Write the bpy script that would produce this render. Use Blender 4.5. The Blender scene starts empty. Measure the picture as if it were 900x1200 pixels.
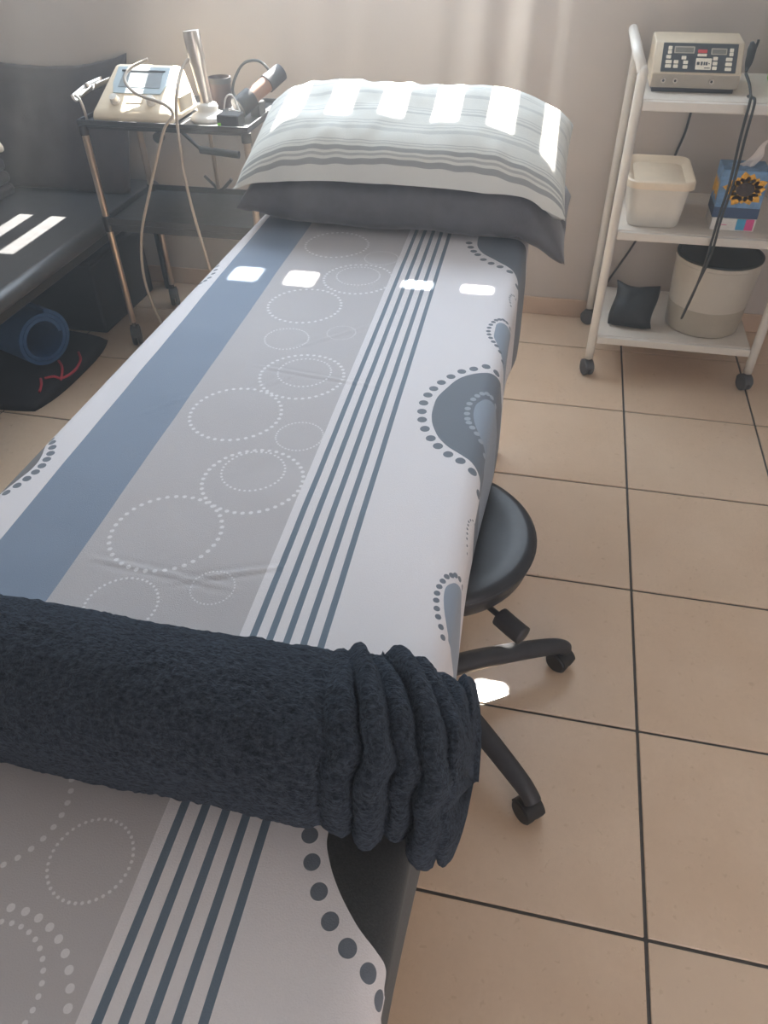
import bpy, bmesh, math, random
from mathutils import Vector, Matrix, noise
random.seed(7)
PI = math.pi
scene = bpy.context.scene
COL = scene.collection

# ------------------------------------------------------------------ camera
cam_d = bpy.data.cameras.new('camera')
cam_d.sensor_fit = 'VERTICAL'
cam_d.sensor_height = 36.0
cam_d.sensor_width = 27.0
cam_d.lens = 36.0 * 865.617 / 1200.0
cam_d.clip_start = 0.02
cam = bpy.data.objects.new('camera', cam_d)
COL.objects.link(cam)
RT = Vector((0.976519, 0.215026, -0.013213))
UP = Vector((-0.132059, 0.645933, 0.751885))
FW = Vector((-0.17021, 0.732485, -0.659161))
m = Matrix((RT, UP, -FW)).transposed().to_4x4()
m.translation = Vector((-0.3472, -3.2973, 1.5098))
cam.matrix_world = m
scene.camera = cam

# ------------------------------------------------------------------ world, sun, daylight, exposure
world = bpy.data.worlds.new('world')
scene.world = world
world.use_nodes = True
bg = world.node_tree.nodes['Background']
bg.inputs[0].default_value = (0.62, 0.76, 1.0, 1)
bg.inputs[1].default_value = 1.6

def light(name, kind, energy, color, loc=(0, 0, 0), direction=(0, 0, -1), size=(1, 1)):
    d = bpy.data.lights.new(name, kind)
    d.energy = energy
    d.color = color
    if kind == 'AREA':
        d.shape = 'RECTANGLE'
        d.size, d.size_y = size
    o = bpy.data.objects.new(name, d)
    COL.objects.link(o)
    o.location = loc
    o.rotation_euler = Vector(direction).to_track_quat('-Z', 'Y').to_euler()
    return o

SUN_DIR = Vector((0.023, -1.0, -1.30))
sun = light('sun', 'SUN', 62.0, (1.0, 0.95, 0.86), (0, 3, 5), SUN_DIR)
sun.data.angle = math.radians(0.5)
# daylight coming in through the window above the couch and an added warm fill lamp behind the camera
light('window_daylight', 'AREA', 64.0, (0.75, 0.875, 1.0), (-1.30, -0.20, 1.99), (0, -1, -0.12), (2.05, 1.55))
light('rear_fill', 'AREA', 12.5, (1.0, 0.68, 0.40), (0.75, -4.52, 1.35), (-0.1, 1, -0.05), (1.3, 2.1))

vs = scene.view_settings
vs.view_transform = 'Standard'
vs.look = 'None'
vs.gamma = 1.0
vs.use_curve_mapping = False
vs.exposure = 0.24
scene.cycles.use_denoising = True
scene.cycles.max_bounces = 10
scene.cycles.diffuse_bounces = 6
scene.cycles.sample_clamp_indirect = 8.0

# ------------------------------------------------------------------ material helpers
def socket(nt, inp, v):
    if isinstance(v, bpy.types.NodeSocket):
        nt.links.new(v, inp)
    elif v is not None:
        inp.default_value = v

class NG:
    def __init__(self, name):
        self.mat = bpy.data.materials.new(name)
        self.mat.use_nodes = True
        self.nt = self.mat.node_tree
        self.b = self.nt.nodes['Principled BSDF']
    def node(self, t, **kw):
        n = self.nt.nodes.new(t)
        for k, v in kw.items():
            setattr(n, k, v)
        return n
    def m(self, op, a, b=None, c=None, clamp=False):
        n = self.node('ShaderNodeMath', operation=op, use_clamp=clamp)
        socket(self.nt, n.inputs[0], a)
        if b is not None: socket(self.nt, n.inputs[1], b)
        if c is not None: socket(self.nt, n.inputs[2], c)
        return n.outputs[0]
    def mix(self, f, a, b):
        n = self.node('ShaderNodeMix', data_type='RGBA')
        socket(self.nt, n.inputs[0], f)
        for i, v in ((6, a), (7, b)):
            if isinstance(v, tuple) and len(v) == 3: v = v + (1,)
            socket(self.nt, n.inputs[i], v)
        return n.outputs[2]
    def noise(self, vec, scale, detail=3, rough=0.5, dim='3D'):
        n = self.node('ShaderNodeTexNoise', noise_dimensions=dim)
        if vec is not None: self.nt.links.new(vec, n.inputs['Vector'])
        n.inputs['Scale'].default_value = scale
        n.inputs['Detail'].default_value = detail
        n.inputs['Roughness'].default_value = rough
        return n.outputs[0]
    def ramp(self, f, lo, hi):
        n = self.node('ShaderNodeMapRange')
        socket(self.nt, n.inputs[0], f)
        n.inputs[1].default_value = lo
        n.inputs[2].default_value = hi
        return n.outputs[0]
    def bump(self, h, strength=0.3, dist=0.002):
        n = self.node('ShaderNodeBump')
        n.inputs['Strength'].default_value = strength
        n.inputs['Distance'].default_value = dist
        self.nt.links.new(h, n.inputs['Height'])
        self.nt.links.new(n.outputs[0], self.b.inputs['Normal'])
    def obj(self):
        return self.node('ShaderNodeTexCoord').outputs['Object']

def mat(name, color, rough=0.5, metal=0.0, var=0.08, nscale=30.0, bump=0.0, bscale=200.0, sheen=0.0, trans=0.0, coat=0.0, spec=0.5, alpha=1.0):
    g = NG(name)
    v = g.obj()
    c = tuple(color)
    n = g.ramp(g.noise(v, nscale, 3), 0.3, 0.7)
    lo = tuple(max(0.0, x * (1 - var)) for x in c)
    hi = tuple(min(1.0, x * (1 + var)) for x in c)
    g.nt.links.new(g.mix(n, lo, hi), g.b.inputs['Base Color'])
    g.b.inputs['Roughness'].default_value = rough
    g.b.inputs['Metallic'].default_value = metal
    g.b.inputs['Specular IOR Level'].default_value = spec
    g.b.inputs['Sheen Weight'].default_value = sheen
    g.b.inputs['Sheen Roughness'].default_value = 0.4
    g.b.inputs['Transmission Weight'].default_value = trans
    g.b.inputs['Coat Weight'].default_value = coat
    g.b.inputs['Alpha'].default_value = alpha
    if bump > 0:
        g.bump(g.noise(v, bscale, 2), bump)
    return g.mat

# ------------------------------------------------------------------ mesh helpers
class MB:
    def __init__(self):
        self.v = []
        self.f = []
        self.mi = []
        self.cur = 0
    def add(self, vs_, fs_):
        o = len(self.v)
        self.v += [Vector(p) for p in vs_]
        self.f += [tuple(i + o for i in f) for f in fs_]
        self.mi += [self.cur] * len(fs_)
        return self
    def box(self, lo, hi, M=None):
        (x0, y0, z0), (x1, y1, z1) = lo, hi
        p = [Vector(q) for q in ((x0,y0,z0),(x1,y0,z0),(x1,y1,z0),(x0,y1,z0),(x0,y0,z1),(x1,y0,z1),(x1,y1,z1),(x0,y1,z1))]
        if M is not None: p = [M @ q for q in p]
        return self.add(p, [(0,3,2,1),(4,5,6,7),(0,1,5,4),(1,2,6,5),(2,3,7,6),(3,0,4,7)])
    def tube(self, path, r, n=10, caps=True):
        P = [Vector(p) for p in path]
        R = r if isinstance(r, (list, tuple)) else [r] * len(P)
        vs_, fs_ = [], []
        up = None
        for i, p in enumerate(P):
            t = (P[min(i+1, len(P)-1)] - P[max(i-1, 0)]).normalized()
            if up is None:
                a = Vector((0,0,1)) if abs(t.z) < 0.9 else Vector((0,1,0))
                up = (a - t * a.dot(t)).normalized()
            else:
                up = (up - t * up.dot(t)).normalized()
            s = t.cross(up)
            for k in range(n):
                a = 2*PI*k/n
                vs_.append(p + (up*math.cos(a) + s*math.sin(a)) * R[i])
        for i in range(len(P)-1):
            for k in range(n):
                a, b = i*n+k, i*n+(k+1) % n
                fs_.append((a, b, b+n, a+n))
        if caps:
            fs_.append(tuple(reversed(range(n))))
            fs_.append(tuple(range((len(P)-1)*n, len(P)*n)))
        return self.add(vs_, fs_)
    def lathe(self, prof, n=32, M=None, closed=False):
        vs_, fs_ = [], []
        for r, z in prof:
            for k in range(n):
                a = 2*PI*k/n
                p = Vector((r*math.cos(a), r*math.sin(a), z))
                vs_.append(M @ p if M is not None else p)
        L = len(prof)
        for i in range(L if closed else L-1):
            j = (i+1) % L
            for k in range(n):
                fs_.append((i*n+k, i*n+(k+1) % n, j*n+(k+1) % n, j*n+k))
        if not closed:
            if prof[0][0] > 1e-6: fs_.append(tuple(reversed(range(n))))
            if prof[-1][0] > 1e-6: fs_.append(tuple(range((L-1)*n, L*n)))
        return self.add(vs_, fs_)
    def prism(self, poly, lo, hi, axis='x', M=None):
        """poly: 2D outline; extruded from lo to hi along the axis"""
        vs_ = []
        for e in (lo, hi):
            for a, b in poly:
                q = {'x': (e, a, b), 'y': (a, e, b), 'z': (a, b, e)}[axis]
                vs_.append(M @ Vector(q) if M is not None else q)
        n = len(poly)
        fs_ = [tuple(reversed(range(n))), tuple(range(n, 2*n))]
        for i in range(n):
            j = (i+1) % n
            fs_.append((i, j, j+n, i+n))
        return self.add(vs_, fs_)
    def grid(self, fn, nu, nv, closed_u=False):
        vs_ = [fn(i, j) for j in range(nv) for i in range(nu)]
        fs_ = []
        for j in range(nv-1):
            for i in range(nu if closed_u else nu-1):
                k = (i+1) % nu
                fs_.append((j*nu+i, j*nu+k, (j+1)*nu+k, (j+1)*nu+i))
        return self.add(vs_, fs_)
    def build(self, name, mats, parent=None, smooth=False, bevel=0.0, seg=2, origin=None, weld=False):
        me = bpy.data.meshes.new(name)
        o = Vector(origin) if origin is not None else Vector((0, 0, 0))
        if parent is not None and origin is None:
            o = parent_world(parent)
        me.from_pydata([tuple(p - o) for p in self.v], [], self.f)
        for mm in (mats if isinstance(mats, (list, tuple)) else [mats]):
            me.materials.append(mm)
        me.polygons.foreach_set('material_index', self.mi)
        bm = bmesh.new()
        bm.from_mesh(me)
        if weld:
            bmesh.ops.remove_doubles(bm, verts=bm.verts, dist=1e-5)
        bmesh.ops.recalc_face_normals(bm, faces=bm.faces)
        bm.to_mesh(me)
        bm.free()
        if smooth:
            me.polygons.foreach_set('use_smooth', [True]*len(me.polygons))
            if smooth != 'all':
                me.set_sharp_from_angle(angle=math.radians(40))
        ob = bpy.data.objects.new(name, me)
        COL.objects.link(ob)
        ob.location = o
        if parent is not None:
            ob.parent = parent
            ob.location = o - parent_world(parent)
        if bevel > 0:
            b = ob.modifiers.new('bevel', 'BEVEL')
            b.width = bevel
            b.segments = seg
            b.limit_method = 'ANGLE'
            b.angle_limit = math.radians(35)
            me.polygons.foreach_set('use_smooth', [True]*len(me.polygons))
            if smooth != 'all':
                me.set_sharp_from_angle(angle=math.radians(50))
        return ob

def parent_world(o):
    p = Vector(o.location)
    while o.parent is not None:
        o = o.parent
        p += Vector(o.location)
    return p

def tag(o, label, cat, group=None):
    o['label'] = label
    o['category'] = cat
    if group: o['group'] = group
    return o

def thing(name, loc, label, cat, group=None):
    o = bpy.data.objects.new(name, None)
    o.empty_display_size = 0.05
    COL.objects.link(o)
    o.location = loc
    return tag(o, label, cat, group)

def struct(o):
    o['kind'] = 'structure'
    return o

def smooth_path(pts, n=8):
    P = [Vector(p) for p in pts]
    out = []
    for i in range(len(P)-1):
        p0, p1, p2, p3 = P[max(i-1,0)], P[i], P[i+1], P[min(i+2, len(P)-1)]
        for k in range(n):
            t = k/n
            out.append(0.5*((2*p1) + (p2-p0)*t + (2*p0-5*p1+4*p2-p3)*t*t + (3*p1-p0-3*p2+p3)*t**3))
    out.append(P[-1])
    return out

def copy_child(o, parent, loc=None):
    c = o.copy()
    COL.objects.link(c)
    c.parent = parent
    if loc is not None: c.location = loc
    return c

def rounded_rect(x0, y0, x1, y1, r, n=5):
    out = []
    for cx, cy, a0 in ((x1-r, y0+r, -90), (x1-r, y1-r, 0), (x0+r, y1-r, 90), (x0+r, y0+r, 180)):
        for k in range(n+1):
            a = math.radians(a0 + 90*k/n)
            out.append((cx + r*math.cos(a), cy + r*math.sin(a)))
    return out

# ------------------------------------------------------------------ materials
M = {}
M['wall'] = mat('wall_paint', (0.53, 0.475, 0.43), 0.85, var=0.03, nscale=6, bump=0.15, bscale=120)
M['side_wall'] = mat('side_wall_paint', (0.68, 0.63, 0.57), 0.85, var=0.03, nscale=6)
M['ceiling'] = mat('ceiling_paint', (0.78, 0.76, 0.72), 0.9, var=0.02)
M['grout'] = mat('grout', (0.085, 0.08, 0.075), 0.9, var=0.2, nscale=60)
M['white_metal'] = mat('white_enamel', (0.70, 0.66, 0.60), 0.35, var=0.04)
M['shelf'] = mat('shelf_white', (0.66, 0.60, 0.53), 0.45, var=0.04)
M['caster'] = mat('caster_grey', (0.09, 0.09, 0.095), 0.5)
M['black_plastic'] = mat('black_plastic', (0.022, 0.022, 0.024), 0.45, var=0.2)
M['dark_plastic'] = mat('charcoal_plastic', (0.045, 0.045, 0.05), 0.5, var=0.15)
M['black_vinyl'] = mat('black_vinyl', (0.028, 0.030, 0.036), 0.38, var=0.15, bump=0.1, bscale=400)
M['frame_white'] = mat('bed_frame_white', (0.55, 0.53, 0.5), 0.4)
M['vinyl_grey'] = mat('table_vinyl', (0.20, 0.20, 0.22), 0.5)
M['bronze'] = mat('bronze_tube', (0.46, 0.37, 0.29), 0.32, metal=0.85, var=0.06)
M['cream'] = mat('cream_plastic', (0.76, 0.64, 0.48), 0.45, var=0.03)
M['beige'] = mat('beige_case', (0.60, 0.50, 0.37), 0.5, var=0.04, nscale=80)
M['beige_dark'] = mat('beige_lower_panel', (0.40, 0.35, 0.28), 0.5, var=0.04)
M['keypad'] = mat('keypad_charcoal', (0.05, 0.055, 0.06), 0.5)
M['button'] = mat('button_cream', (0.78, 0.70, 0.56), 0.5, var=0.03)
M['red'] = mat('button_red', (0.55, 0.05, 0.05), 0.5)
M['lcd'] = mat('display_grey', (0.20, 0.19, 0.16), 0.25)
M['screen'] = mat('screen_grey', (0.28, 0.31, 0.33), 0.2, var=0.05)
M['bezel'] = mat('bezel_bluegrey', (0.42, 0.50, 0.54), 0.4, var=0.05)
M['steel'] = mat('brushed_steel', (0.62, 0.56, 0.50), 0.28, metal=0.9, var=0.05)
M['pearl'] = mat('pearl_base', (0.72, 0.68, 0.62), 0.3, var=0.06, coat=0.3)
M['tub'] = mat('white_tub', (0.72, 0.69, 0.62), 0.45, var=0.03)
M['tub_in'] = mat('tub_lid_cream', (0.80, 0.68, 0.52), 0.5, var=0.03)
M['brown'] = mat('brown_band', (0.24, 0.13, 0.09), 0.4)
M['darkred'] = mat('dark_red_cup', (0.07, 0.04, 0.04), 0.45)
M['cable_beige'] = mat('beige_cable', (0.40, 0.34, 0.28), 0.5)
M['cable_black'] = mat('black_cable', (0.03, 0.035, 0.035), 0.45)
M['led'] = mat('green_lamp', (0.3, 0.8, 0.05), 0.4)
M['white'] = mat('white_plain', (0.80, 0.77, 0.72), 0.5, var=0.03)
M['couch'] = mat('couch_fabric', (0.050, 0.050, 0.053), 0.36, var=0.15, bump=0.2, bscale=300, spec=0.6)
M['cushion'] = mat('couch_cushion_cloth', (0.046, 0.033, 0.031), 0.85, var=0.12, bump=0.25, bscale=260, sheen=0.3)
M['towel_cream'] = mat('cream_towel', (0.74, 0.64, 0.50), 0.9, bump=0.3, bscale=300)
M['blue_foam'] = mat('blue_foam', (0.018, 0.075, 0.20), 0.75, var=0.12, bump=0.2, bscale=150)
M['bag'] = mat('dark_bag', (0.012, 0.011, 0.013), 0.85, var=0.25, bump=0.3, bscale=200)
M['red_cord'] = mat('red_cord', (0.45, 0.03, 0.05), 0.7)
M['pouch'] = mat('black_pouch', (0.025, 0.027, 0.028), 0.6, var=0.2, bump=0.3, bscale=100)
M['tissue_blue'] = mat('tissue_box_blue', (0.16, 0.30, 0.50), 0.5, var=0.25, nscale=45)
M['tissue_navy'] = mat('tissue_box_navy', (0.04, 0.075, 0.16), 0.5)
M['petal'] = mat('sunflower_petal', (0.80, 0.40, 0.03), 0.6, var=0.25, nscale=90)
M['seed'] = mat('sunflower_seed', (0.06, 0.04, 0.03), 0.8, var=0.3, nscale=200)
M['tissue'] = mat('tissue_paper', (0.86, 0.78, 0.72), 0.9, var=0.03)
M['pink'] = mat('pink_print', (0.75, 0.08, 0.28), 0.5)
M['cyan'] = mat('cyan_print', (0.06, 0.36, 0.58), 0.5)
M['green'] = mat('green_plastic', (0.22, 0.42, 0.04), 0.5, var=0.15)
M['lid_dark'] = mat('dark_lid', (0.022, 0.026, 0.026), 0.5, var=0.15)
M['bucket'] = mat('translucent_bucket', (0.56, 0.52, 0.45), 0.35, var=0.03, trans=0.0)
M['bucket_low'] = mat('bucket_contents', (0.40, 0.36, 0.29), 0.4, var=0.06, nscale=20)
M['dark_pillow'] = mat('dark_pillow_cloth', (0.125, 0.122, 0.135), 0.9, var=0.1, bump=0.3, bscale=220, sheen=0.3)
M['vane'] = mat('blind_vane', (0.70, 0.68, 0.62), 0.8)
M['ext'] = mat('window_frame_white', (0.75, 0.74, 0.71), 0.5)

# tiles: warm beige stoneware, slightly glossy, each tile its own tint
g = NG('floor_tile_beige')
oi = g.node('ShaderNodeObjectInfo')
vec = g.node('ShaderNodeTexCoord').outputs['Object']
off = g.node('ShaderNodeVectorMath', operation='ADD')
g.nt.links.new(vec, off.inputs[0])
cmb = g.node('ShaderNodeCombineXYZ')
g.nt.links.new(g.m('MULTIPLY', oi.outputs['Random'], 37.0), cmb.inputs[0])
g.nt.links.new(g.m('MULTIPLY', oi.outputs['Random'], 91.0), cmb.inputs[1])
g.nt.links.new(cmb.outputs[0], off.inputs[1])
v2 = off.outputs[0]
n1 = g.ramp(g.noise(v2, 4.5, 4, 0.6), 0.3, 0.7)
n2 = g.ramp(g.noise(v2, 60, 3, 0.6), 0.3, 0.7)
c = g.mix(n1, (0.63, 0.46, 0.32), (0.71, 0.54, 0.395))
c = g.mix(g.m('MULTIPLY', n2, 0.35), c, (0.58, 0.415, 0.285))
c = g.mix(g.m('MULTIPLY', oi.outputs['Random'], 0.25), c, (0.66, 0.545, 0.43))
g.nt.links.new(c, g.b.inputs['Base Color'])
g.nt.links.new(g.m('MULTIPLY_ADD', n2, 0.10, 0.26), g.b.inputs['Roughness'])
g.bump(g.noise(v2, 40, 3), 0.12, 0.002)
g.b.inputs['Specular IOR Level'].default_value = 0.85
M['tile'] = g.mat
M['baseboard'] = mat('baseboard_tile', (0.56, 0.41, 0.30), 0.4, var=0.06, nscale=14)

# ------------------------------------------------------------------ room
X0, X1, Y1, Y0, H = -3.15, 1.45, -0.171, -4.60, 3.0      # inner faces
T = 0.45
fl = struct(MB().box((X0-0.1, Y0-0.1, -0.06), (X1+0.1, Y1+0.1, -0.004)).build('floor', M['grout']))
tile_me = None
GR = 0.0035
def tile_piece(x0, x1, y0, y1):
    b = MB()
    b.box((x0+GR, y0+GR, -0.012), (x1-GR, y1-GR, 0.0))
    return b
for i in range(-7, 4):
    for j in range(0, 11):
        x0, x1 = i*T, (i+1)*T
        y1, y0 = -j*T, -(j+1)*T
        cx0, cx1 = max(x0, X0), min(x1, X1)
        cy0, cy1 = max(y0, Y0), min(y1, Y1)
        if cx1-cx0 < 0.02 or cy1-cy0 < 0.02: continue
        whole = (cx1-cx0 > T-1e-4 and cy1-cy0 > T-1e-4)
        if whole and tile_me is not None:
            o = bpy.data.objects.new('tile', tile_me)
            COL.objects.link(o)
            o.parent = fl
            o.location = ((x0+x1)/2, (y0+y1)/2, 0)
            md = o.modifiers.new('bevel', 'BEVEL'); md.width = 0.0015; md.segments = 1
        else:
            o = tile_piece(cx0, cx1, cy0, cy1).build('tile', M['tile'], fl, origin=((cx0+cx1)/2, (cy0+cy1)/2, 0))
            md = o.modifiers.new('bevel', 'BEVEL'); md.width = 0.0015; md.segments = 1
            if whole: tile_me = o.data

# back wall with the window opening
WX0, WX1, WZ0, WZ1 = -2.45, -0.348, 1.185, 2.88
WT = 0.05
wb = MB()
wb.box((X0-0.15, Y1, 0), (WX0, Y1+WT, H)).box((WX1, Y1, 0), (X1+0.15, Y1+WT, H))
wb.box((WX0, Y1, 0), (WX1, Y1+WT, WZ0)).box((WX0, Y1, WZ1), (WX1, Y1+WT, H))
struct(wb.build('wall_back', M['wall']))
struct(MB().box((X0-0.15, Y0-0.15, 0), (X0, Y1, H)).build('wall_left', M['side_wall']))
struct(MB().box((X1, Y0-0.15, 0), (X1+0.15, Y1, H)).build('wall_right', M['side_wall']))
wf = MB()
wf.box((X0, Y0-0.15, 0), (0.05, Y0, H)).box((0.05, Y0-0.15, 2.42), (X1, Y0, H))  # unseen opening invented to go with the rear fill lamp
wf.box((0.05, Y0-0.15, 0), (0.07, Y0, 2.42))
struct(wf.build('wall_front', M['side_wall']))
struct(MB().box((X0-0.15, Y0-0.15, H), (X1+0.15, Y1+0.22, H+0.1)).build('ceiling', M['ceiling']))
for nm, lo, hi in (('baseboard_back', (X0, Y1-0.011, 0.001), (X1, Y1-0.0005, 0.079)),
                   ('baseboard_left', (X0+0.0005, Y0, 0.001), (X0+0.011, Y1-0.012, 0.079)),
                   ('baseboard_right', (X1-0.011, Y0, 0.001), (X1-0.0005, Y1-0.012, 0.079))):
    struct(MB().box(lo, hi).build(nm, M['baseboard'], bevel=0.003))
# window: frame, transom, added sun masks, vertical blind vanes
win = bpy.data.objects.new('window_1', None)
COL.objects.link(win)
win.location = ((WX0+WX1)/2, Y1+0.025, WZ0)
struct(win)
fr = MB()
ya, yb = Y1+0.03, Y1+0.05
fr.box((WX0, ya, WZ0), (WX0+0.03, yb, WZ1)).box((WX1-0.012, ya, WZ0), (WX1, yb, WZ1))
fr.box((WX0, ya, WZ0), (WX1, yb, WZ0+0.02)).box((WX0, ya, WZ1-0.02), (WX1, yb, WZ1))
fr.build('window_frame', M['ext'], win)
MB().box((WX0, Y1+0.004, 2.40), (WX1, Y1+0.012, 2.635)).build('transom', M['ext'], win)
MB().box((WX0, Y1+0.001, 1.67), (-1.44, Y1+0.0035, WZ1)).build('sun_mask_left', M['vane'], win)  # unseen panel added to keep sun stripes off the left floor
MB().box((-2.195, Y1+0.001, WZ0), (-1.920, Y1+0.0035, 1.67)).build('sun_mask_couch', M['ext'], win)  # added out of view to block the sun stripes near the couch edge
MB().box((-0.432, Y1+0.001, WZ0), (WX1, Y1+0.0035, 1.99)).build('sun_mask_right', M['ext'], win)  # added blocker, keeps the last beam off the floor beside the bed
MB().box((-0.388, Y1+0.001, 1.9905), (WX1, Y1+0.0035, 2.40)).build('sun_mask_right', M['ext'], win)  # added blocker, narrows the last beam on the pillow
MB().box((-0.895, Y1+0.001, 2.634), (-0.752, Y1+0.0035, WZ1)).build('sun_mask_top', M['vane'], win)  # unseen cover added to drop the middle sun patch on the sheet
MB().box((-0.752, Y1+0.001, 2.675), (-0.452, Y1+0.0035, WZ1)).build('sun_mask_top', M['vane'], win)  # unseen cover added to thin the right-hand sun patches
SP = 0.143
k = 0
vane_me = None
while True:
    cx = -0.390 - (k+0.5)*SP
    if cx < WX0: break
    if vane_me is None:
        b = MB()
        Mr = Matrix.Rotation(math.radians(8), 4, 'Z')
        b.box((-0.0395, -0.001, 0), (0.0395, 0.001, WZ1-WZ0-0.03), Mr)
        o = b.build('vane', M['vane'], win, origin=(0, 0, 0))
        vane_me = o.data
    else:
        o = bpy.data.objects.new('vane', vane_me)
        COL.objects.link(o)
        o.parent = win
    o.location = (cx - win.location.x, Y1+0.040 - win.location.y, 0.01)
    k += 1

# ------------------------------------------------------------------ treatment table
BX0, BX1, BY0, BY1, BZ = -1.175, -0.41, -3.27, -0.985, 0.748
tb = thing('treatment_table', (-0.79, -2.1, 0), 'long treatment table on pale legs under the patterned sheet', 'treatment table')
MB().box((BX0+0.01, BY0+0.01, 0.665), (BX1-0.012, BY1-0.01, 0.742)).build('padded_top', M['vinyl_grey'], tb, bevel=0.025, seg=4)
fr = MB()
for x in (-1.12, -0.47):
    fr.box((x-0.02, -3.15, 0.615), (x+0.02, -1.10, 0.663))
for y in (-3.10, -1.25):
    fr.box((-1.10, y-0.02, 0.615), (-0.49, y+0.02, 0.663))
fr.build('frame', M['frame_white'], tb, bevel=0.004)
for y in (-1.249, -3.10):
    for x in (-1.13, -0.448):
        lg = MB().tube([(x, y, 0.05), (x, y, 0.63)], 0.02, 16).build('leg', M['frame_white'], tb, smooth=True)
        MB().lathe([(0.0, 0.0), (0.024, 0.0), (0.026, 0.02), (0.026, 0.055), (0.021, 0.062), (0, 0.062)], 20,
                   Matrix.Translation((x, y, 0))).build('foot', M['frame_white'], lg, smooth=True)
    MB().tube([(-1.11, y, 0.16), (-0.468, y, 0.16)], 0.014, 12).build('stretcher', M['frame_white'], tb, smooth=True)

# ------------------------------------------------------------------ bed sheet: mesh + printed pattern
FR = 0.035                       # fold radius
TOPL, TOPR = -1.150, -0.440      # where the folds begin on the top face
def sheet_section(s, hem_l, hem_r):
    """s = unwrapped coordinate across the bed; returns x, z"""
    q = FR*PI/2
    if s < TOPL:
        d = TOPL - s
        if d < q: return TOPL - FR*math.sin(d/FR), BZ - FR + FR*math.cos(d/FR)
        return TOPL - FR - 0.03*(d-q), BZ - FR - (d-q)
    if s > TOPR:
        d = s - TOPR
        if d < q: return TOPR + FR*math.sin(d/FR), BZ - FR + FR*math.cos(d/FR)
        return TOPR + FR + 0.02*(d-q), BZ - FR - (d-q)
    return s, BZ
CREASES = [((-0.80, -2.66), (-0.66, -2.60), 0.0022), ((-0.93, -2.64), (-0.72, -2.655), 0.0016), ((-0.90, -2.72), (-0.84, -2.62), 0.0014),
           ((-0.88, -2.07), (-0.63, -2.10), 0.0016), ((-0.84, -1.98), (-0.68, -1.83), 0.0016), ((-0.87, -2.16), (-0.80, -2.08), 0.0014),
           ((-0.84, -2.46), (-0.76, -2.33), 0.0012), ((-1.05, -2.28), (-0.98, -2.20), 0.0012), ((-0.80, -2.35), (-0.74, -2.25), 0.0012)]
def crease(x, y):
    h = 0.0
    for (ax, ay), (bx_, by_), a in CREASES:
        dx, dy = bx_-ax, by_-ay
        L2 = dx*dx+dy*dy
        t = ((x-ax)*dx + (y-ay)*dy)/L2
        if t < -0.1 or t > 1.1: continue
        px_, py_ = ax+dx*t, ay+dy*t
        d = math.hypot(x-px_, y-py_) + 0.002*noise.noise(Vector((x*30, y*30, 3)))
        if d > 0.02: continue
        e = max(0.0, min(1.0, (t+0.1)*5))*max(0.0, min(1.0, (1.1-t)*5))
        h += a*e*(math.exp(-(d/0.0035)**2) - 0.5*math.exp(-((d-0.007)/0.004)**2))
    return h
NU, NV = 170, 460
SL, SR = TOPL - FR*PI/2 - 0.14, TOPR + FR*PI/2 + 0.15
us = []
for i in range(NU):
    us.append(SL + (SR-SL)*i/(NU-1))
def sheet_pt(i, j):
    y = BY1 + (BY0-BY1)*j/(NV-1)
    s = us[i]
    headness = max(0.0, min(1.0, (y + 2.0)/0.8))
    headness = headness*headness*(3-2*headness)
    x, z = sheet_section(s, 0, 0)
    if s > TOPR + FR*PI/2:
        d = s - TOPR - FR*PI/2
        z = BZ - FR - d*(1.0 + 0.62*headness)
        x += 0.006*math.sin(y*9 + 1.0)*min(1, d/0.05)
        if -1.90 < y < -1.10: x += 0.006*math.exp(-((y+1.50)/0.10)**2)*min(1, d/0.05)
    if s < TOPL - FR*PI/2:
        d = TOPL - FR*PI/2 - s
        x += 0.006*math.sin(y*8)*min(1, d/0.05)
    top = 1.0 if TOPL < s < TOPR else 0.3
    wz = 0.0022*noise.noise(Vector((s*5, y*4, 0))) + 0.0010*noise.noise(Vector((s*16, y*12, 5)))
    z += top*(wz + 0.0016) + (crease(s, y) if TOPL < s < TOPR else 0)
    return Vector((x, y, z))
sb = MB().grid(sheet_pt, NU, NV)

g = NG('sheet_print')
uvn = g.node('ShaderNodeUVMap')
uvn.uv_map = 'UVMap'
sep = g.node('ShaderNodeSeparateXYZ')
g.nt.links.new(uvn.outputs[0], sep.inputs[0])
U, V = sep.outputs[0], sep.outputs[1]
u2 = g.m('SUBTRACT', U, g.m('MULTIPLY', g.m('SUBTRACT', -1.37, V), 0.034))
WHITE, GREY, BLUE, SLATE, DOTW = (0.74, 0.72, 0.75), (0.487, 0.470, 0.488), (0.205, 0.265, 0.36), (0.125, 0.175, 0.235), (0.74, 0.73, 0.75)
def band(lo, hi):
    return g.m('MULTIPLY', g.m('GREATER_THAN', u2, lo), g.m('LESS_THAN', u2, hi))
col = g.mix(band(-1.142, -1.007), WHITE, BLUE)
col = g.mix(band(-1.007, -0.723), col, GREY)
st = g.m('SUBTRACT', u2, -0.723 + 0.0136)
stf = g.m('FLOORED_MODULO', st, 0.0231)
stripes = g.m('MULTIPLY', g.m('LESS_THAN', stf, 0.0092), band(-0.723 + 0.0136, -0.723 + 0.0136 + 4*0.0231 + 0.012))
col = g.mix(stripes, col, SLATE)
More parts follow.
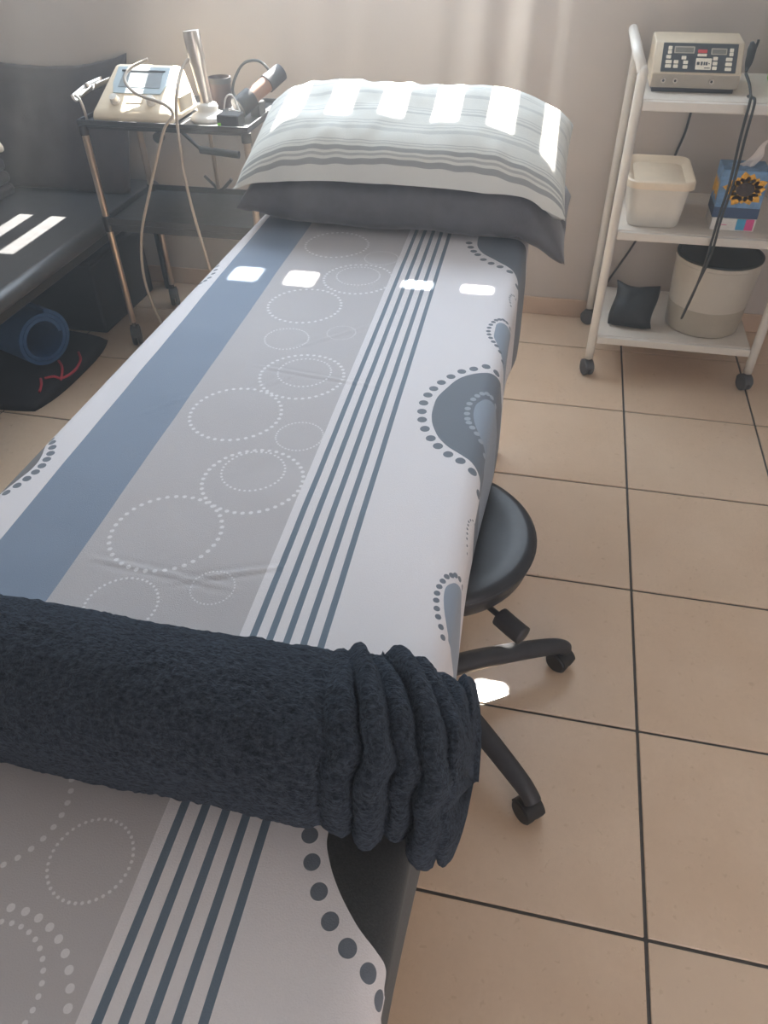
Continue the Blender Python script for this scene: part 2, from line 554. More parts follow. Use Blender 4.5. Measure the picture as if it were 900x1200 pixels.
RINGS = [(-0.858, -2.565, 0.084, 38), (-0.855, -2.715, 0.050, 40), (-0.744, -2.659, 0.031, 36), (-0.772, -2.419, 0.083, 40),
         (-0.780, -2.395, 0.053, 38), (-0.871, -2.239, 0.084, 38), (-0.734, -2.284, 0.042, 40), (-0.790, -2.088, 0.083, 40),
         (-0.789, -2.074, 0.053, 38), (-0.868, -1.946, 0.047, 40), (-0.760, -1.898, 0.031, 36), (-0.877, -1.786, 0.084, 38),
         (-0.790, -1.625, 0.084, 40), (-0.794, -1.609, 0.053, 38), (-0.898, -1.425, 0.084, 38), (-0.762, -1.491, 0.043, 40),
         (-0.7204, -3.0389, 0.0423, 40), (-0.850, -3.0025, 0.075, 34), (-0.765, -3.1934, 0.096, 38), (-0.764, -3.170, 0.060, 36)]
acc = None
for cx, cy, r, n in RINGS:
    dx, dy = g.m('SUBTRACT', U, cx), g.m('SUBTRACT', V, cy)
    rho = g.m('SQRT', g.m('MULTIPLY_ADD', dx, dx, g.m('MULTIPLY', dy, dy)))
    fr_ = g.m('SUBTRACT', g.m('FRACT', g.m('MULTIPLY_ADD', g.m('ARCTAN2', dy, dx), n/(2*PI), 0.5)), 0.5)
    arc = g.m('MULTIPLY', fr_, 2*PI*r/n)
    dr = g.m('SUBTRACT', rho, r)
    d2 = g.m('MULTIPLY_ADD', arc, arc, g.m('MULTIPLY', dr, dr))
    f = g.m('LESS_THAN', d2, (0.043*r)**2)
    acc = f if acc is None else g.m('MAXIMUM', acc, f)
col = g.mix(acc, col, DOTW)

def fold_u(x):
    if x > TOPR:
        return TOPR + FR*math.asin(min(0.99, (x-TOPR)/FR))
    if x < TOPL:
        return TOPL - FR*math.asin(min(0.99, (TOPL-x)/FR))
    return x
def curve_mask(pts, right=True):
    """pts: (x, y) outline from the far end to the near end; everything between it and the hem is filled"""
    ys = [p[1] for p in pts]
    ya_, yb_ = min(ys)-0.02, max(ys)+0.02
    t = g.m('DIVIDE', g.m('SUBTRACT', V, ya_), yb_-ya_, clamp=True)
    n = g.node('ShaderNodeFloatCurve')
    cur = n.mapping.curves[0]
    lim = 1.0 if right else 0.0
    base, span = (-0.60, 0.40) if right else (-1.40, 0.40)
    P = sorted([((y-ya_)/(yb_-ya_), (fold_u(x)-base)/span) for x, y in pts])
    P = [(0.0, lim), (max(0.004, P[0][0]-0.012), lim)] + P + [(min(0.996, P[-1][0]+0.012), lim), (1.0, lim)]
    cur.points[0].location = P[0]
    cur.points[1].location = P[-1]
    for p in P[1:-1]:
        cur.points.new(*p)
    for p in cur.points: p.handle_type = 'AUTO_CLAMPED'
    n.mapping.update()
    g.nt.links.new(t, n.inputs['Value'])
    xb = g.m('MULTIPLY_ADD', n.outputs[0], span, base)
    return g.m('GREATER_THAN' if right else 'LESS_THAN', U, xb)
def dots_mask(pts, r):
    a = None
    for x, y in pts:
        n = g.node('ShaderNodeVectorMath', operation='DISTANCE')
        g.nt.links.new(uvn.outputs[0], n.inputs[0])
        n.inputs[1].default_value = (fold_u(x), y, 0)
        f = g.m('LESS_THAN', n.outputs['Value'], r)
        a = f if a is None else g.m('MAXIMUM', a, f)
    return a
LSLATE = (0.265, 0.32, 0.40)
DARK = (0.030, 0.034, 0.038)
SL2 = (0.135, 0.16, 0.20)
A_out = [(-0.405, -2.012), (-0.437, -2.0), (-0.474, -2.025), (-0.502, -2.074), (-0.517, -2.132), (-0.516, -2.171), (-0.503, -2.218), (-0.481, -2.254), (-0.448, -2.281), (-0.424, -2.298), (-0.409, -2.32), (-0.403, -2.345)]
A_out = [(-0.405, -1.995), (-0.42, -1.998), (-0.437, -2.003)] + A_out[2:]
A_dots = [(-0.416, -1.984), (-0.438, -1.979), (-0.461, -1.994), (-0.483, -2.009), (-0.501, -2.033), (-0.516, -2.058), (-0.527, -2.083), (-0.534, -2.108), (-0.537, -2.137), (-0.535, -2.166), (-0.53, -2.192), (-0.52, -2.219), (-0.505, -2.245), (-0.489, -2.265), (-0.468, -2.285), (-0.445, -2.299), (-0.422, -2.317), (-0.407, -2.352)]
I_out = [(-0.405, -2.088), (-0.419, -2.090), (-0.434, -2.107), (-0.442, -2.139), (-0.438, -2.173), (-0.424, -2.211), (-0.408, -2.25), (-0.404, -2.289)]
I_dots = [(-0.407, -2.083), (-0.416, -2.075), (-0.425, -2.074), (-0.434, -2.08), (-0.442, -2.091), (-0.448, -2.105), (-0.453, -2.121), (-0.454, -2.138), (-0.453, -2.155), (-0.45, -2.172), (-0.446, -2.184), (-0.438, -2.197), (-0.428, -2.211), (-0.419, -2.226), (-0.409, -2.251)]
B_out = [(-0.405, -1.776), (-0.423, -1.778), (-0.437, -1.805), (-0.437, -1.841), (-0.426, -1.879), (-0.412, -1.915), (-0.405, -1.94)]
B_dots = [(-0.408, -1.767), (-0.416, -1.763), (-0.424, -1.763), (-0.432, -1.768), (-0.439, -1.775), (-0.444, -1.786), (-0.448, -1.8), (-0.45, -1.815), (-0.45, -1.831), (-0.447, -1.845), (-0.442, -1.859), (-0.435, -1.873), (-0.427, -1.885), (-0.418, -1.9), (-0.41, -1.923)]
C_out = [(-0.405, -2.567), (-0.411, -2.568), (-0.42, -2.577), (-0.426, -2.598), (-0.423, -2.621), (-0.417, -2.643), (-0.411, -2.661), (-0.407, -2.672)]
C_dots = [(-0.405, -2.558), (-0.41, -2.555), (-0.416, -2.556), (-0.421, -2.561), (-0.427, -2.568), (-0.431, -2.579), (-0.434, -2.591), (-0.435, -2.604), (-0.434, -2.617), (-0.431, -2.631), (-0.427, -2.644), (-0.421, -2.658), (-0.416, -2.672)]
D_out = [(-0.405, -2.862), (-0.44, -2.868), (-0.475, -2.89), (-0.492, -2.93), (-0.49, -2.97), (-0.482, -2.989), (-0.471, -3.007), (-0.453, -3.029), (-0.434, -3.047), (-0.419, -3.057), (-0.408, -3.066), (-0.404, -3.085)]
D_dots = [(-0.510, -2.94), (-0.509, -2.968), (-0.499, -2.994), (-0.484, -3.02), (-0.466, -3.044), (-0.444, -3.063), (-0.421, -3.077), (-0.408, -3.092), (-0.405, -3.118)]
H_out = [(-0.535, -1.30), (-0.531, -1.363), (-0.511, -1.409), (-0.486, -1.438), (-0.453, -1.472), (-0.429, -1.496), (-0.411, -1.53), (-0.405, -1.568)]
H_dots = [(-0.555, -1.35), (-0.547, -1.377), (-0.536, -1.401), (-0.523, -1.421), (-0.505, -1.451), (-0.483, -1.472), (-0.459, -1.489), (-0.433, -1.509), (-0.410, -1.556)]
E_dots = [(-0.405, -2.418), (-0.408, -2.421), (-0.411, -2.427), (-0.413, -2.434), (-0.413, -2.442), (-0.413, -2.451), (-0.412, -2.460), (-0.411, -2.470), (-0.409, -2.482), (-0.407, -2.494)]
F_dots = [(-0.408, -1.619), (-0.413, -1.618), (-0.418, -1.624), (-0.420, -1.634), (-0.421, -1.644), (-0.420, -1.655), (-0.418, -1.665), (-0.415, -1.677)]
L_out = [(-1.182, -2.375), (-1.174, -2.386), (-1.164, -2.405), (-1.154, -2.43), (-1.15, -2.46), (-1.155, -2.488), (-1.168, -2.527), (-1.18, -2.55)]
L_dots = [(-1.17, -2.374), (-1.16, -2.386), (-1.15, -2.401), (-1.143, -2.418), (-1.14, -2.435), (-1.138, -2.453), (-1.139, -2.471), (-1.143, -2.49), (-1.149, -2.509), (-1.157, -2.528)]
K_dots = [(-1.171, -1.586), (-1.164, -1.609), (-1.157, -1.635), (-1.153, -1.659), (-1.153, -1.684), (-1.158, -1.7), (-1.165, -1.712), (-1.172, -1.722)]
for outl, cc in ((H_out, SL2), (B_out, LSLATE), (A_out, SL2)):
    col = g.mix(curve_mask(outl), col, cc)
col = g.mix(curve_mask(I_out), col, LSLATE)
col = g.mix(dots_mask(I_dots, 0.0058), col, (0.33, 0.37, 0.43))
col = g.mix(curve_mask(C_out), col, LSLATE)
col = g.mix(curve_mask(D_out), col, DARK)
col = g.mix(curve_mask(L_out, False), col, (0.14, 0.14, 0.15))
for pts, r in ((A_dots, 0.0088), (B_dots, 0.0052), (C_dots, 0.0046), (D_dots, 0.0088), (H_dots, 0.0088), (E_dots, 0.0022), (F_dots, 0.003), (L_dots, 0.0072), (K_dots, 0.0060)):
    col = g.mix(dots_mask(pts, r), col, SL2)
fib = g.ramp(g.noise(g.obj(), 420, 2), 0.3, 0.7)
col = g.mix(g.m('MULTIPLY', fib, 0.07), col, (0.3, 0.3, 0.31))
g.nt.links.new(col, g.b.inputs['Base Color'])
g.b.inputs['Roughness'].default_value = 0.75
g.b.inputs['Sheen Weight'].default_value = 0.15
g.bump(g.m('ADD', g.noise(g.obj(), 600, 2), g.m('MULTIPLY', g.noise(g.obj(), 18, 3), 1.2)), 0.25, 0.002)
M['sheet'] = g.mat
sheet = sb.build('bed_sheet', M['sheet'], None, smooth='all')
uvl = sheet.data.uv_layers.new(name='UVMap')
vi = [0]*len(sheet.data.loops)
sheet.data.loops.foreach_get('vertex_index', vi)
flat = []
for a in vi:
    flat += [us[a % NU], sheet.data.vertices[a].co.y]
uvl.data.foreach_set('uv', flat)
so = sheet.modifiers.new('thickness', 'SOLIDIFY')
so.thickness = 0.0012
so.offset = 1.0
tag(sheet, 'white, grey and blue printed cotton sheet with dotted rings and stripes on the treatment table', 'sheet')

# ------------------------------------------------------------------ pillows
def pillow_mesh(w, d, t, fn, nu=90, nv=56, pinch=0.06, px=3.2, wr=0.004, seed=0, flat=0.55):
    b = MB()
    for side in (1, -1):
        def P(i, j):
            a, c_ = -1+2*i/(nu-1), -1+2*j/(nv-1)
            x = a*(1 - pinch*(1-abs(a))*0 - pinch*(1-c_*c_)*abs(a)*0.35)
            y = c_*(1 - pinch*(1-a*a)*abs(c_)*1.0)
            e = max(0.0, (1-abs(a)**px))**flat * max(0.0, (1-abs(c_)**(px*0.8)))**flat
            q = Vector((x*w/2, y*d/2, side*t/2*e))
            nn = noise.noise(Vector((q.x*7, q.y*7, side*3+seed)))*wr*2.5 + noise.noise(Vector((q.x*22, q.y*14, side*5+seed)))*wr
            rim = 1-min(1, max(abs(a), abs(c_))**8)
            q.z += nn*min(1, e*2)
            q.z += wr*1.2*math.sin(a*40+seed)*(abs(c_)**6)*rim*side
            return fn(q)
        b.grid(P, nu, nv)
    return b
def dark_fn(q):
    x, y, z = q
    X, Y, Z = -0.748 + x, -1.145 + y, 0.822 + z*1.0
    if X > -0.43:
        d = X + 0.43
        Z -= 0.45*d + 0.9*d*d
        if Y < -1.2: Z -= 0.25*d
    if X < -1.15:
        Z -= 0.30*(-1.15-X)
    if -1.187 < X < -0.403: Z = max(Z, BZ + 0.0055)
    dk[(round(X/0.02), round(Y/0.02))] = max(dk.get((round(X/0.02), round(Y/0.02)), 0), Z)
    return Vector((X, Y, Z))
dk = {}
o = pillow_mesh(0.895, 0.44, 0.150, dark_fn, pinch=0.05, px=5, seed=2, flat=0.42).build('pillow', M['dark_pillow'], None, smooth='all', weld=True)
tag(o, 'dark grey pillow lying under the striped pillow on the treatment table', 'pillow')

g = NG('striped_pillow_cloth')
v = g.obj()
sp = g.node('ShaderNodeSeparateXYZ')
uvn2 = g.node('ShaderNodeUVMap'); uvn2.uv_map = 'UVMap'
g.nt.links.new(uvn2.outputs[0], sp.inputs[0])
PV = sp.outputs[1]
acc = None
for lo, hi, a in ((0.012, 0.022, .75), (0.028, 0.034, .5), (0.040, 0.052, .7), (0.060, 0.063, .4), (0.068, 0.071, .4), (0.110, 0.124, .30), (0.134, 0.138, .35), (0.146, 0.150, .35),
                  (0.195, 0.203, .38), (0.212, 0.216, .30), (0.222, 0.226, .30), (0.275, 0.290, .28), (0.330, 0.336, .3), (0.342, 0.347, .3),
                  (0.39, 0.405, .3), (-0.030, -0.018, .6), (-0.012, -0.004, .5), (-0.09, -0.07, .3), (-0.14, -0.12, .3)):
    f = g.m('MULTIPLY', g.m('MULTIPLY', g.m('GREATER_THAN', PV, lo), g.m('LESS_THAN', PV, hi)), a)
    acc = f if acc is None else g.m('MAXIMUM', acc, f)
c = g.mix(acc, (0.70, 0.70, 0.655), (0.23, 0.245, 0.26))
g.nt.links.new(c, g.b.inputs['Base Color'])
g.b.inputs['Roughness'].default_value = 0.85
g.bump(g.noise(v, 320, 2), 0.25)
M['striped'] = g.mat
TILT = math.radians(17)
def str_fn(q):
    x, y, z = q
    k_ = 1.0 if z > 0 else 0.75
    z *= k_
    Y = y*math.cos(TILT) - z*math.sin(TILT)
    Z = y*math.sin(TILT) + z*math.cos(TILT)
    X = -0.762 + x - 0.02*y
    Z += 0.947 - 0.05*(x/0.44)**4 - 0.012*x
    Y -= 1.165
    h_ = dark_height(X, Y)
    if h_ > 0: Z = max(Z, h_ + (0.003 if q.z <= 0 else 0.006))
    return Vector((X, Y, Z))
dil = {k_: max(dk.get((k_[0]+a, k_[1]+b_), 0) for a in (-1, 0, 1) for b_ in (-1, 0, 1)) for k_ in dk}
dks = {}
for k_ in dil:
    nb = [dil[(k_[0]+a, k_[1]+b_)] for a in (-1, 0, 1) for b_ in (-1, 0, 1) if (k_[0]+a, k_[1]+b_) in dil]
    dks[k_] = sum(nb)/len(nb)
def dark_height(X, Y):
    fx, fy = X/0.02, Y/0.02
    i0, j0 = math.floor(fx), math.floor(fy)
    w_, t_ = 0.0, 0.0
    for a in (0, 1):
        for b_ in (0, 1):
            h_ = dks.get((i0+a, j0+b_))
            if h_ is None: continue
            c_ = (1-abs(fx-i0-a))*(1-abs(fy-j0-b_))
            w_ += c_; t_ += c_*h_
    return t_/w_ if w_ > 1e-6 else 0.0
pm = pillow_mesh(0.885, 0.42, 0.17, str_fn, pinch=0.06, px=5.0, seed=9, flat=0.42)
o = pm.build('pillow', M['striped'], None, smooth='all')
uvl = o.data.uv_layers.new(name='UVMap')
nuv = 90*56
vi = [0]*len(o.data.loops)
o.data.loops.foreach_get('vertex_index', vi)
flat = []
for a in vi:
    side = a // nuv
    r_ = a % nuv
    jj, ii = r_ // 90, r_ % 90
    aa = -1+2*ii/89
    y = 0.42*jj/55
    flat += [aa, y if side == 0 else -y]
uvl.data.foreach_set('uv', flat)
tag(o, 'plump white pillow with thin grey stripes on top of the dark grey pillow', 'pillow')

# ------------------------------------------------------------------ rolled blanket
g = NG('plush_navy')
v = g.obj()
sc_ = g.node('ShaderNodeMapping'); sc_.inputs['Scale'].default_value = (1.0, 1.6, 1.6)
g.nt.links.new(v, sc_.inputs[0])
n1 = g.ramp(g.noise(sc_.outputs[0], 170, 4, 0.65), 0.3, 0.7)
n3 = g.ramp(g.noise(v, 9, 2), 0.3, 0.7)
c = g.mix(n1, (0.008, 0.011, 0.016), (0.085, 0.105, 0.140))
c = g.mix(g.m('MULTIPLY', n3, 0.35), c, (0.030, 0.039, 0.054))
g.nt.links.new(c, g.b.inputs['Base Color'])
g.b.inputs['Roughness'].default_value = 0.95
g.b.inputs['Specular IOR Level'].default_value = 0.1
g.b.inputs['Sheen Weight'].default_value = 0.2
g.b.inputs['Sheen Roughness'].default_value = 0.35
g.b.inputs['Sheen Tint'].default_value = (0.55, 0.65, 0.80, 1)
g.bump(g.noise(sc_.outputs[0], 210, 4, 0.65), 1.0, 0.008)
M['plush'] = g.mat
NX, NA = 430, 230
RX0, RX1 = -1.24, -0.352
def sstep(a, b, x):
    t = max(0.0, min(1.0, (x-a)/(b-a)))
    return t*t*(3-2*t)
def roll_pt(i, j):
    x = RX0 + (RX1-RX0)*j/(NX-1)
    th = 2*PI*i/NA
    endf = sstep(-0.535, -0.465, x)
    # stacked fold edges towards the open end: each fold is a ridge that runs round the roll, slightly slanted
    xs = x + 0.030*math.cos(th)*endf + 0.012*math.sin(2*th+1)*endf
    ph = (xs + 0.56)/0.030
    ridge = abs(math.sin(ph*PI*0.5*2.2 + 0.7*noise.noise(Vector((ph*0.5, math.cos(th), math.sin(th)+4)))))
    ridge = ridge**0.55
    r = 0.081 + 0.006*noise.noise(Vector((x*5, math.cos(th), math.sin(th)+9)))
    r += endf*(0.006 + 0.014*(ridge-0.6)) - endf*0.010*max(0.0, -math.cos(th))
    step = math.floor(max(0, ph)*0.5*2.2)
    r += endf*0.007*math.sin(step*2.4 + 1.3)
    # rounded closing at both ends
    cl = 1.0
    e0 = (x-RX0)/0.05
    if e0 < 1: cl = math.sqrt(max(0.0, 1-(1-e0)**2))
    e1 = (RX1-x)/0.022
    if e1 < 1: cl = math.sqrt(max(0.0, 1-(1-e1)**2))*0.9 + 0.1*e1
    r *= cl
    yc, zc = -2.900 + 0.0*x, BZ + 0.082
    droop = sstep(-0.44, -0.36, x)
    zc -= 0.030*droop
    yy = yc + r*1.10*math.cos(th)
    zz = zc + r*math.sin(th)*(1.0 + 0.10*droop*(1 if math.sin(th) < 0 else 0.1))
    fz = noise.noise(Vector((x*60, yy*70, zz*70)))*0.0016 + noise.noise(Vector((x*130, yy*210, zz*210)))*0.0026
    n_ = Vector((0, math.cos(th), math.sin(th)))
    p = Vector((x + (0.012*noise.noise(Vector((th*2.2, 1.0, x*3))))*endf, yy, zz)) + n_*fz*cl
    if p.x < -0.43: p.z = max(p.z, BZ+0.0075)
    else:
        if p.x < -0.385:
            e_ = min(FR, max(0.0, p.x - TOPR - 0.010))
            p.z = max(p.z, BZ - FR + math.sqrt(max(0.0, FR*FR - e_*e_)) + 0.009)
    return p
rb = MB().grid(roll_pt, NA, NX, closed_u=True)
o = rb.build('rolled_blanket', M['plush'], None, smooth='all', weld=True)
tag(o, 'dark navy plush blanket rolled up across the patterned sheet', 'blanket')

# ------------------------------------------------------------------ rolling stool
SX, SY = -0.487, -2.268
stl = thing('rolling_stool', (SX, SY, 0), 'round black vinyl rolling stool half under the treatment table', 'stool')
TM = Matrix.Translation((SX, SY, 0))
MB().lathe([(0, 0.548), (0.08, 0.550), (0.14, 0.556), (0.172, 0.562), (0.184, 0.560), (0.190, 0.552), (0.191, 0.545), (0.189, 0.535), (0.182, 0.51), (0.165, 0.49), (0.14, 0.481), (0, 0.48)], 64, TM).build('seat', M['black_vinyl'], stl, smooth='all')
MB().lathe([(0.1895+0.003*math.cos(a*PI/4), 0.549+0.003*math.sin(a*PI/4)) for a in range(8)], 64, TM, closed=True).build('piping', M['dark_plastic'], stl, smooth='all')
MB().lathe([(0, 0.10), (0.028, 0.10), (0.028, 0.30), (0.016, 0.302), (0.016, 0.47), (0.07, 0.472), (0.07, 0.4795), (0, 0.4795)], 24, TM).build('gas_column', M['dark_plastic'], stl, smooth=True)
lv = MB().tube(smooth_path([(SX+0.02, SY-0.015, 0.466), (SX+0.10, SY-0.07, 0.458), (SX+0.150, SY-0.105, 0.452)]), 0.006, 10)
lv.tube(smooth_path([(SX+0.140, SY-0.098, 0.453), (SX+0.165, SY-0.118, 0.451), (SX+0.190, SY-0.136, 0.449)]), [0.010]+[0.019]*15+[0.010], 12)
lv.build('height_lever', M['dark_plastic'], stl, smooth='all')
MB().lathe([(0, 0.075), (0.045, 0.075), (0.05, 0.10), (0.045, 0.13), (0.03, 0.145), (0, 0.145)], 28, TM).build('hub', M['dark_plastic'], stl, smooth=True)
def caster(parent, x, y, zt, r, rot, m_, name='caster', w=0.02, stem=True):
    """twin wheel caster whose wheels rest on z = 0; zt = height of the stem top"""
    b = MB()
    R_ = Matrix.Translation((x, y, r)) @ Matrix.Rotation(rot, 4, 'Z') @ Matrix.Rotation(PI/2, 4, 'Y')
    for s in (-1, 1):
        o_ = s*(w/2+0.002)
        prof = [(0, -w/2), (r*0.85, -w/2), (r, -w/2+0.004), (r, w/2-0.004), (r*0.85, w/2), (0, w/2)]
        b.lathe([(a, z+o_) for a, z in prof], 22, R_)
    # hood over the wheels
    hood = [(r*1.08*math.cos(math.radians(a)), r*1.08*math.sin(math.radians(a))) for a in range(10, 171, 16)]
    hp = [(p, q) for p, q in hood] + [(p*0.9, q*0.9) for p, q in reversed(hood)]
    b.prism(hp, -w*0.95, w*0.95, 'x', Matrix.Translation((x, y, r)) @ Matrix.Rotation(rot, 4, 'Z'))
    if stem: b.tube([(x, y, r*0.9), (x, y, zt)], 0.008, 10)
    return b.build(name, m_, parent, smooth=True)
for k in range(5):
    a = math.radians(29.0 - 72*k)
    R_ = 0.345
    ux, uy = math.cos(a), math.sin(a)
    pts = [(SX+ux*t, SY+uy*t, z) for t, z in ((0.02, 0.112), (0.12, 0.112), (0.22, 0.103), (0.30, 0.090), (0.335, 0.080), (0.352, 0.066))]
    path = smooth_path(pts, 5)
    rr = [0.026 - 0.007*min(1, i/20) for i in range(len(path))]
    lg = MB().tube(path, rr, 14).build('leg', M['dark_plastic'], stl, smooth='all')
    caster(lg, SX+ux*R_, SY+uy*R_, 0.07, 0.028, a+0.5+k, M['black_plastic'], w=0.022)

# ------------------------------------------------------------------ white three-shelf trolley
TX0, TX1, TY0, TY1 = -0.140, 0.437, -0.658, -0.225
trl = thing('trolley', ((TX0+TX1)/2, (TY0+TY1)/2, 0), 'white three-shelf trolley on dark casters beside the back wall', 'trolley')
for x in (TX0, TX1):
    s = 1 if x < 0 else -1
    path = smooth_path([(x, TY0, 0.07), (x, TY0, 0.55), (x, TY0, 0.99), (x-0.004*s, TY0+0.004, 1.035), (x-0.022*s, TY0+0.03, 1.075), (x-0.028*s, TY0+0.09, 1.088),
                        (x-0.028*s, TY1-0.09, 1.088), (x-0.022*s, TY1-0.03, 1.075), (x-0.004*s, TY1-0.004, 1.035), (x, TY1, 0.99), (x, TY1, 0.55), (x, TY1, 0.07)], 6)
    MB().tube(path, 0.0155, 14).build('side_frame', M['white_metal'], trl, smooth='all')
    for y in (TY0, TY1):
        caster(trl, x, y, 0.075, 0.030, 0.4 if y == TY0 else 1.2, M['caster'], w=0.017)
SHZ = (0.168, 0.562, 0.960)
for z in SHZ:
    b = MB().box((TX0+0.017, TY0+0.004, z-0.014), (TX1-0.017, TY1-0.004, z))
    sh = b.build('shelf', M['shelf'], trl, bevel=0.003)
    MB().box((TX0+0.017, TY0-0.012, z-0.030), (TX1-0.017, TY0+0.0035, z-0.002)).build('shelf_lip', M['white_metal'], sh, bevel=0.003)
    MB().box((TX0+0.017, TY1-0.0035, z-0.030), (TX1-0.017, TY1+0.010, z-0.002)).build('shelf_lip', M['white_metal'], sh, bevel=0.003)

# electrotherapy unit on the top shelf
Z0 = 0.9605
ex0, ex1 = -0.106, 0.156
ey = -0.560
eu = thing('electrotherapy_unit', (0.025, ey, Z0), 'beige electrotherapy unit with dark keypad on the top trolley shelf', 'therapy unit')
prof = [(ey+0.004, Z0+0.012), (ey, Z0+0.052), (ey+0.068, Z0+0.126), (ey+0.20, Z0+0.132), (ey+0.22, Z0+0.12), (ey+0.22, Z0+0.012)]
MB().prism(prof, ex0, ex1, 'x').build('case', M['beige'], eu, bevel=0.004)
MB().prism([(ey+0.0025, Z0+0.013), (ey-0.0015, Z0+0.050), (ey+0.01, Z0+0.050), (ey+0.01, Z0+0.013)], ex0+0.003, ex1-0.003, 'x').build('lower_panel', M['beige_dark'], eu, bevel=0.001)
MB().box((ex0+0.01, ey+0.012, Z0), (ex1-0.01, ey+0.20, Z0+0.0118)).build('base', M['black_plastic'], eu)
A_, B_ = Vector((ex0, ey, Z0+0.052)), Vector((ex0, ey+0.068, Z0+0.126))
uy_ = (B_-A_); SLEN = uy_.length; uy_.normalize()
ux_ = Vector((1, 0, 0)); uz_ = ux_.cross(uy_)
PM = Matrix((ux_, uy_, uz_)).transposed().to_4x4(); PM.translation = A_
WID = ex1-ex0
def kx(p): return (p-72)/(712-72)*WID
def ky(p): return (328-p)/(328-135)*SLEN
kp = MB().prism(rounded_rect(kx(132), ky(318), kx(668), ky(145), 0.002, 3), 0.0, 0.0022, 'z', PM).build('keypad', M['keypad'], eu)
def key(x, y, w, h, m_, name='button', z=0.0036):
    MB().prism(rounded_rect(kx(x-w/2), ky(y+h/2), kx(x+w/2), ky(y-h/2), 0.0016, 3), 0.0018, z, 'z', PM).build(name, m_, kp)
for x, y in ((183, 177), (183, 202), (623, 184), (623, 208)): key(x, y, 28, 21, M['button'])
for x, y, w in ((178, 231, 34), (182, 261, 44), (182, 287, 44), (236, 261, 33), (236, 287, 33), (289, 235, 34), (305, 262, 34), (305, 290, 34),
                (515, 236, 33), (515, 265, 33), (515, 293, 33), (612, 239, 46), (612, 268, 46), (612, 297, 46)): key(x, y, w, 20, M['button'])
key(287, 187, 146, 42, M['beige_dark'], 'display_frame', 0.003)
key(287, 188, 130, 28, M['lcd'], 'display', 0.0034)
key(535, 193, 112, 38, M['beige_dark'], 'display_frame', 0.003)
key(535, 194, 98, 25, M['lcd'], 'display', 0.0034)
key(417, 194, 66, 20, M['red'])
key(417, 217, 66, 15, M['button'])
key(434, 269, 112, 68, M['button'], 'name_plate', 0.003)
lg_ = MB()
for x, w, h in ((396, 20, 18), (421, 14, 22), (440, 12, 20), (456, 14, 20), (474, 10, 6)):
    lg_.prism(rounded_rect(kx(x-w/2), ky(267+h/2), kx(x+w/2), ky(267-h/2), 0.0008, 2), 0.0031, 0.0034, 'z', PM)
lg_.box((kx(442), ky(296), 0.0031), (kx(482), ky(291), 0.0034), PM)
lg_.build('logo_print', M['keypad'], kp)
for x, y, w, h in ((245, 238, 26, 12), (345, 240, 26, 30), (350, 268, 20, 12), (560, 265, 24, 30), (420, 166, 60, 16)):
    key(x, y, w, h, M['dark_plastic'], 'legend_field', 0.0027)
for px_ in (166, 252, 514):
    x = ex0 + kx(px_)
    Rj = Matrix.Translation((x, ey-0.0005, Z0+0.033)) @ Matrix.Rotation(PI/2, 4, 'X')
    MB().lathe([(0.0036, -0.001), (0.0075, -0.001), (0.0075, 0.003), (0.0052, 0.004), (0.0036, 0.003)], 16, Rj, closed=True).build('jack_ring', M['steel'], eu, smooth=True)
    MB().lathe([(0, 0.0), (0.0038, 0.0), (0.0038, 0.0028), (0, 0.0028)], 14, Rj).build('jack', M['black_plastic'], eu, smooth=True)
hc = thing('handpiece', (0.178, -0.53, Z0+0.10), 'black cable plug hooked on the right side of the beige unit', 'plug')
MB().tube(smooth_path([(0.166, -0.535, 1.096), (0.171, -0.533, 1.082), (0.173, -0.533, 1.058), (0.172, -0.535, 1.034), (0.170, -0.545, 1.020)], 5), [0.005, 0.006, 0.007, 0.009, 0.011, 0.012, 0.013, 0.013, 0.0125, 0.012, 0.012, 0.012, 0.0115, 0.011, 0.010, 0.009, 0.007, 0.006, 0.005, 0.005, 0.004], 12).build('plug_body', M['cable_black'], hc, smooth='all')
MB().tube(smooth_path([(0.180, -0.533, 1.075), (0.183, -0.531, 1.09), (0.184, -0.53, 1.102)], 4), 0.004, 8).build('prong', M['cable_black'], hc, smooth='all')

# leads
def cord(name, pts, r, m_, label, cat='cable', group=None, n=8):
    o = MB().tube(smooth_path(pts, 8), r, n).build(name, m_, None, smooth='all', origin=pts[0])
    return tag(o, label, cat, group)
cord('electrode_lead', [(0.170, -0.548, 1.016), (0.178, -0.60, 0.999), (0.177, -0.66, 0.985), (0.176, -0.690, 0.968), (0.175, -0.70, 0.878), (0.181, -0.70, 0.743), (0.177, -0.70, 0.637), (0.175, -0.70, 0.481), (0.164, -0.70, 0.373),
      (0.147, -0.703, 0.283), (0.164, -0.707, 0.393), (0.184, -0.71, 0.514), (0.184, -0.71, 0.632), (0.190, -0.71, 0.746), (0.187, -0.71, 0.881), (0.188, -0.698, 0.968), (0.184, -0.66, 0.975), (0.18, -0.62, 0.97)],
     0.0042, M['cable_black'], 'dark doubled lead hanging in a loop in front of the trolley shelves')
cord('power_cable', [(0.09, -0.334, 1.00), (0.10, -0.29, 0.975), (0.10, -0.213, 0.972), (0.088, -0.200, 0.838), (0.083, -0.2, 0.762), (0.068, -0.2, 0.689), (0.035, -0.2, 0.52), (-0.008, -0.2, 0.359), (-0.086, -0.2, 0.181), (-0.115, -0.195, 0.09), (-0.12, -0.19, 0.012)],
     0.0045, M['cable_black'], 'dark power cable running down the wall behind the white trolley')

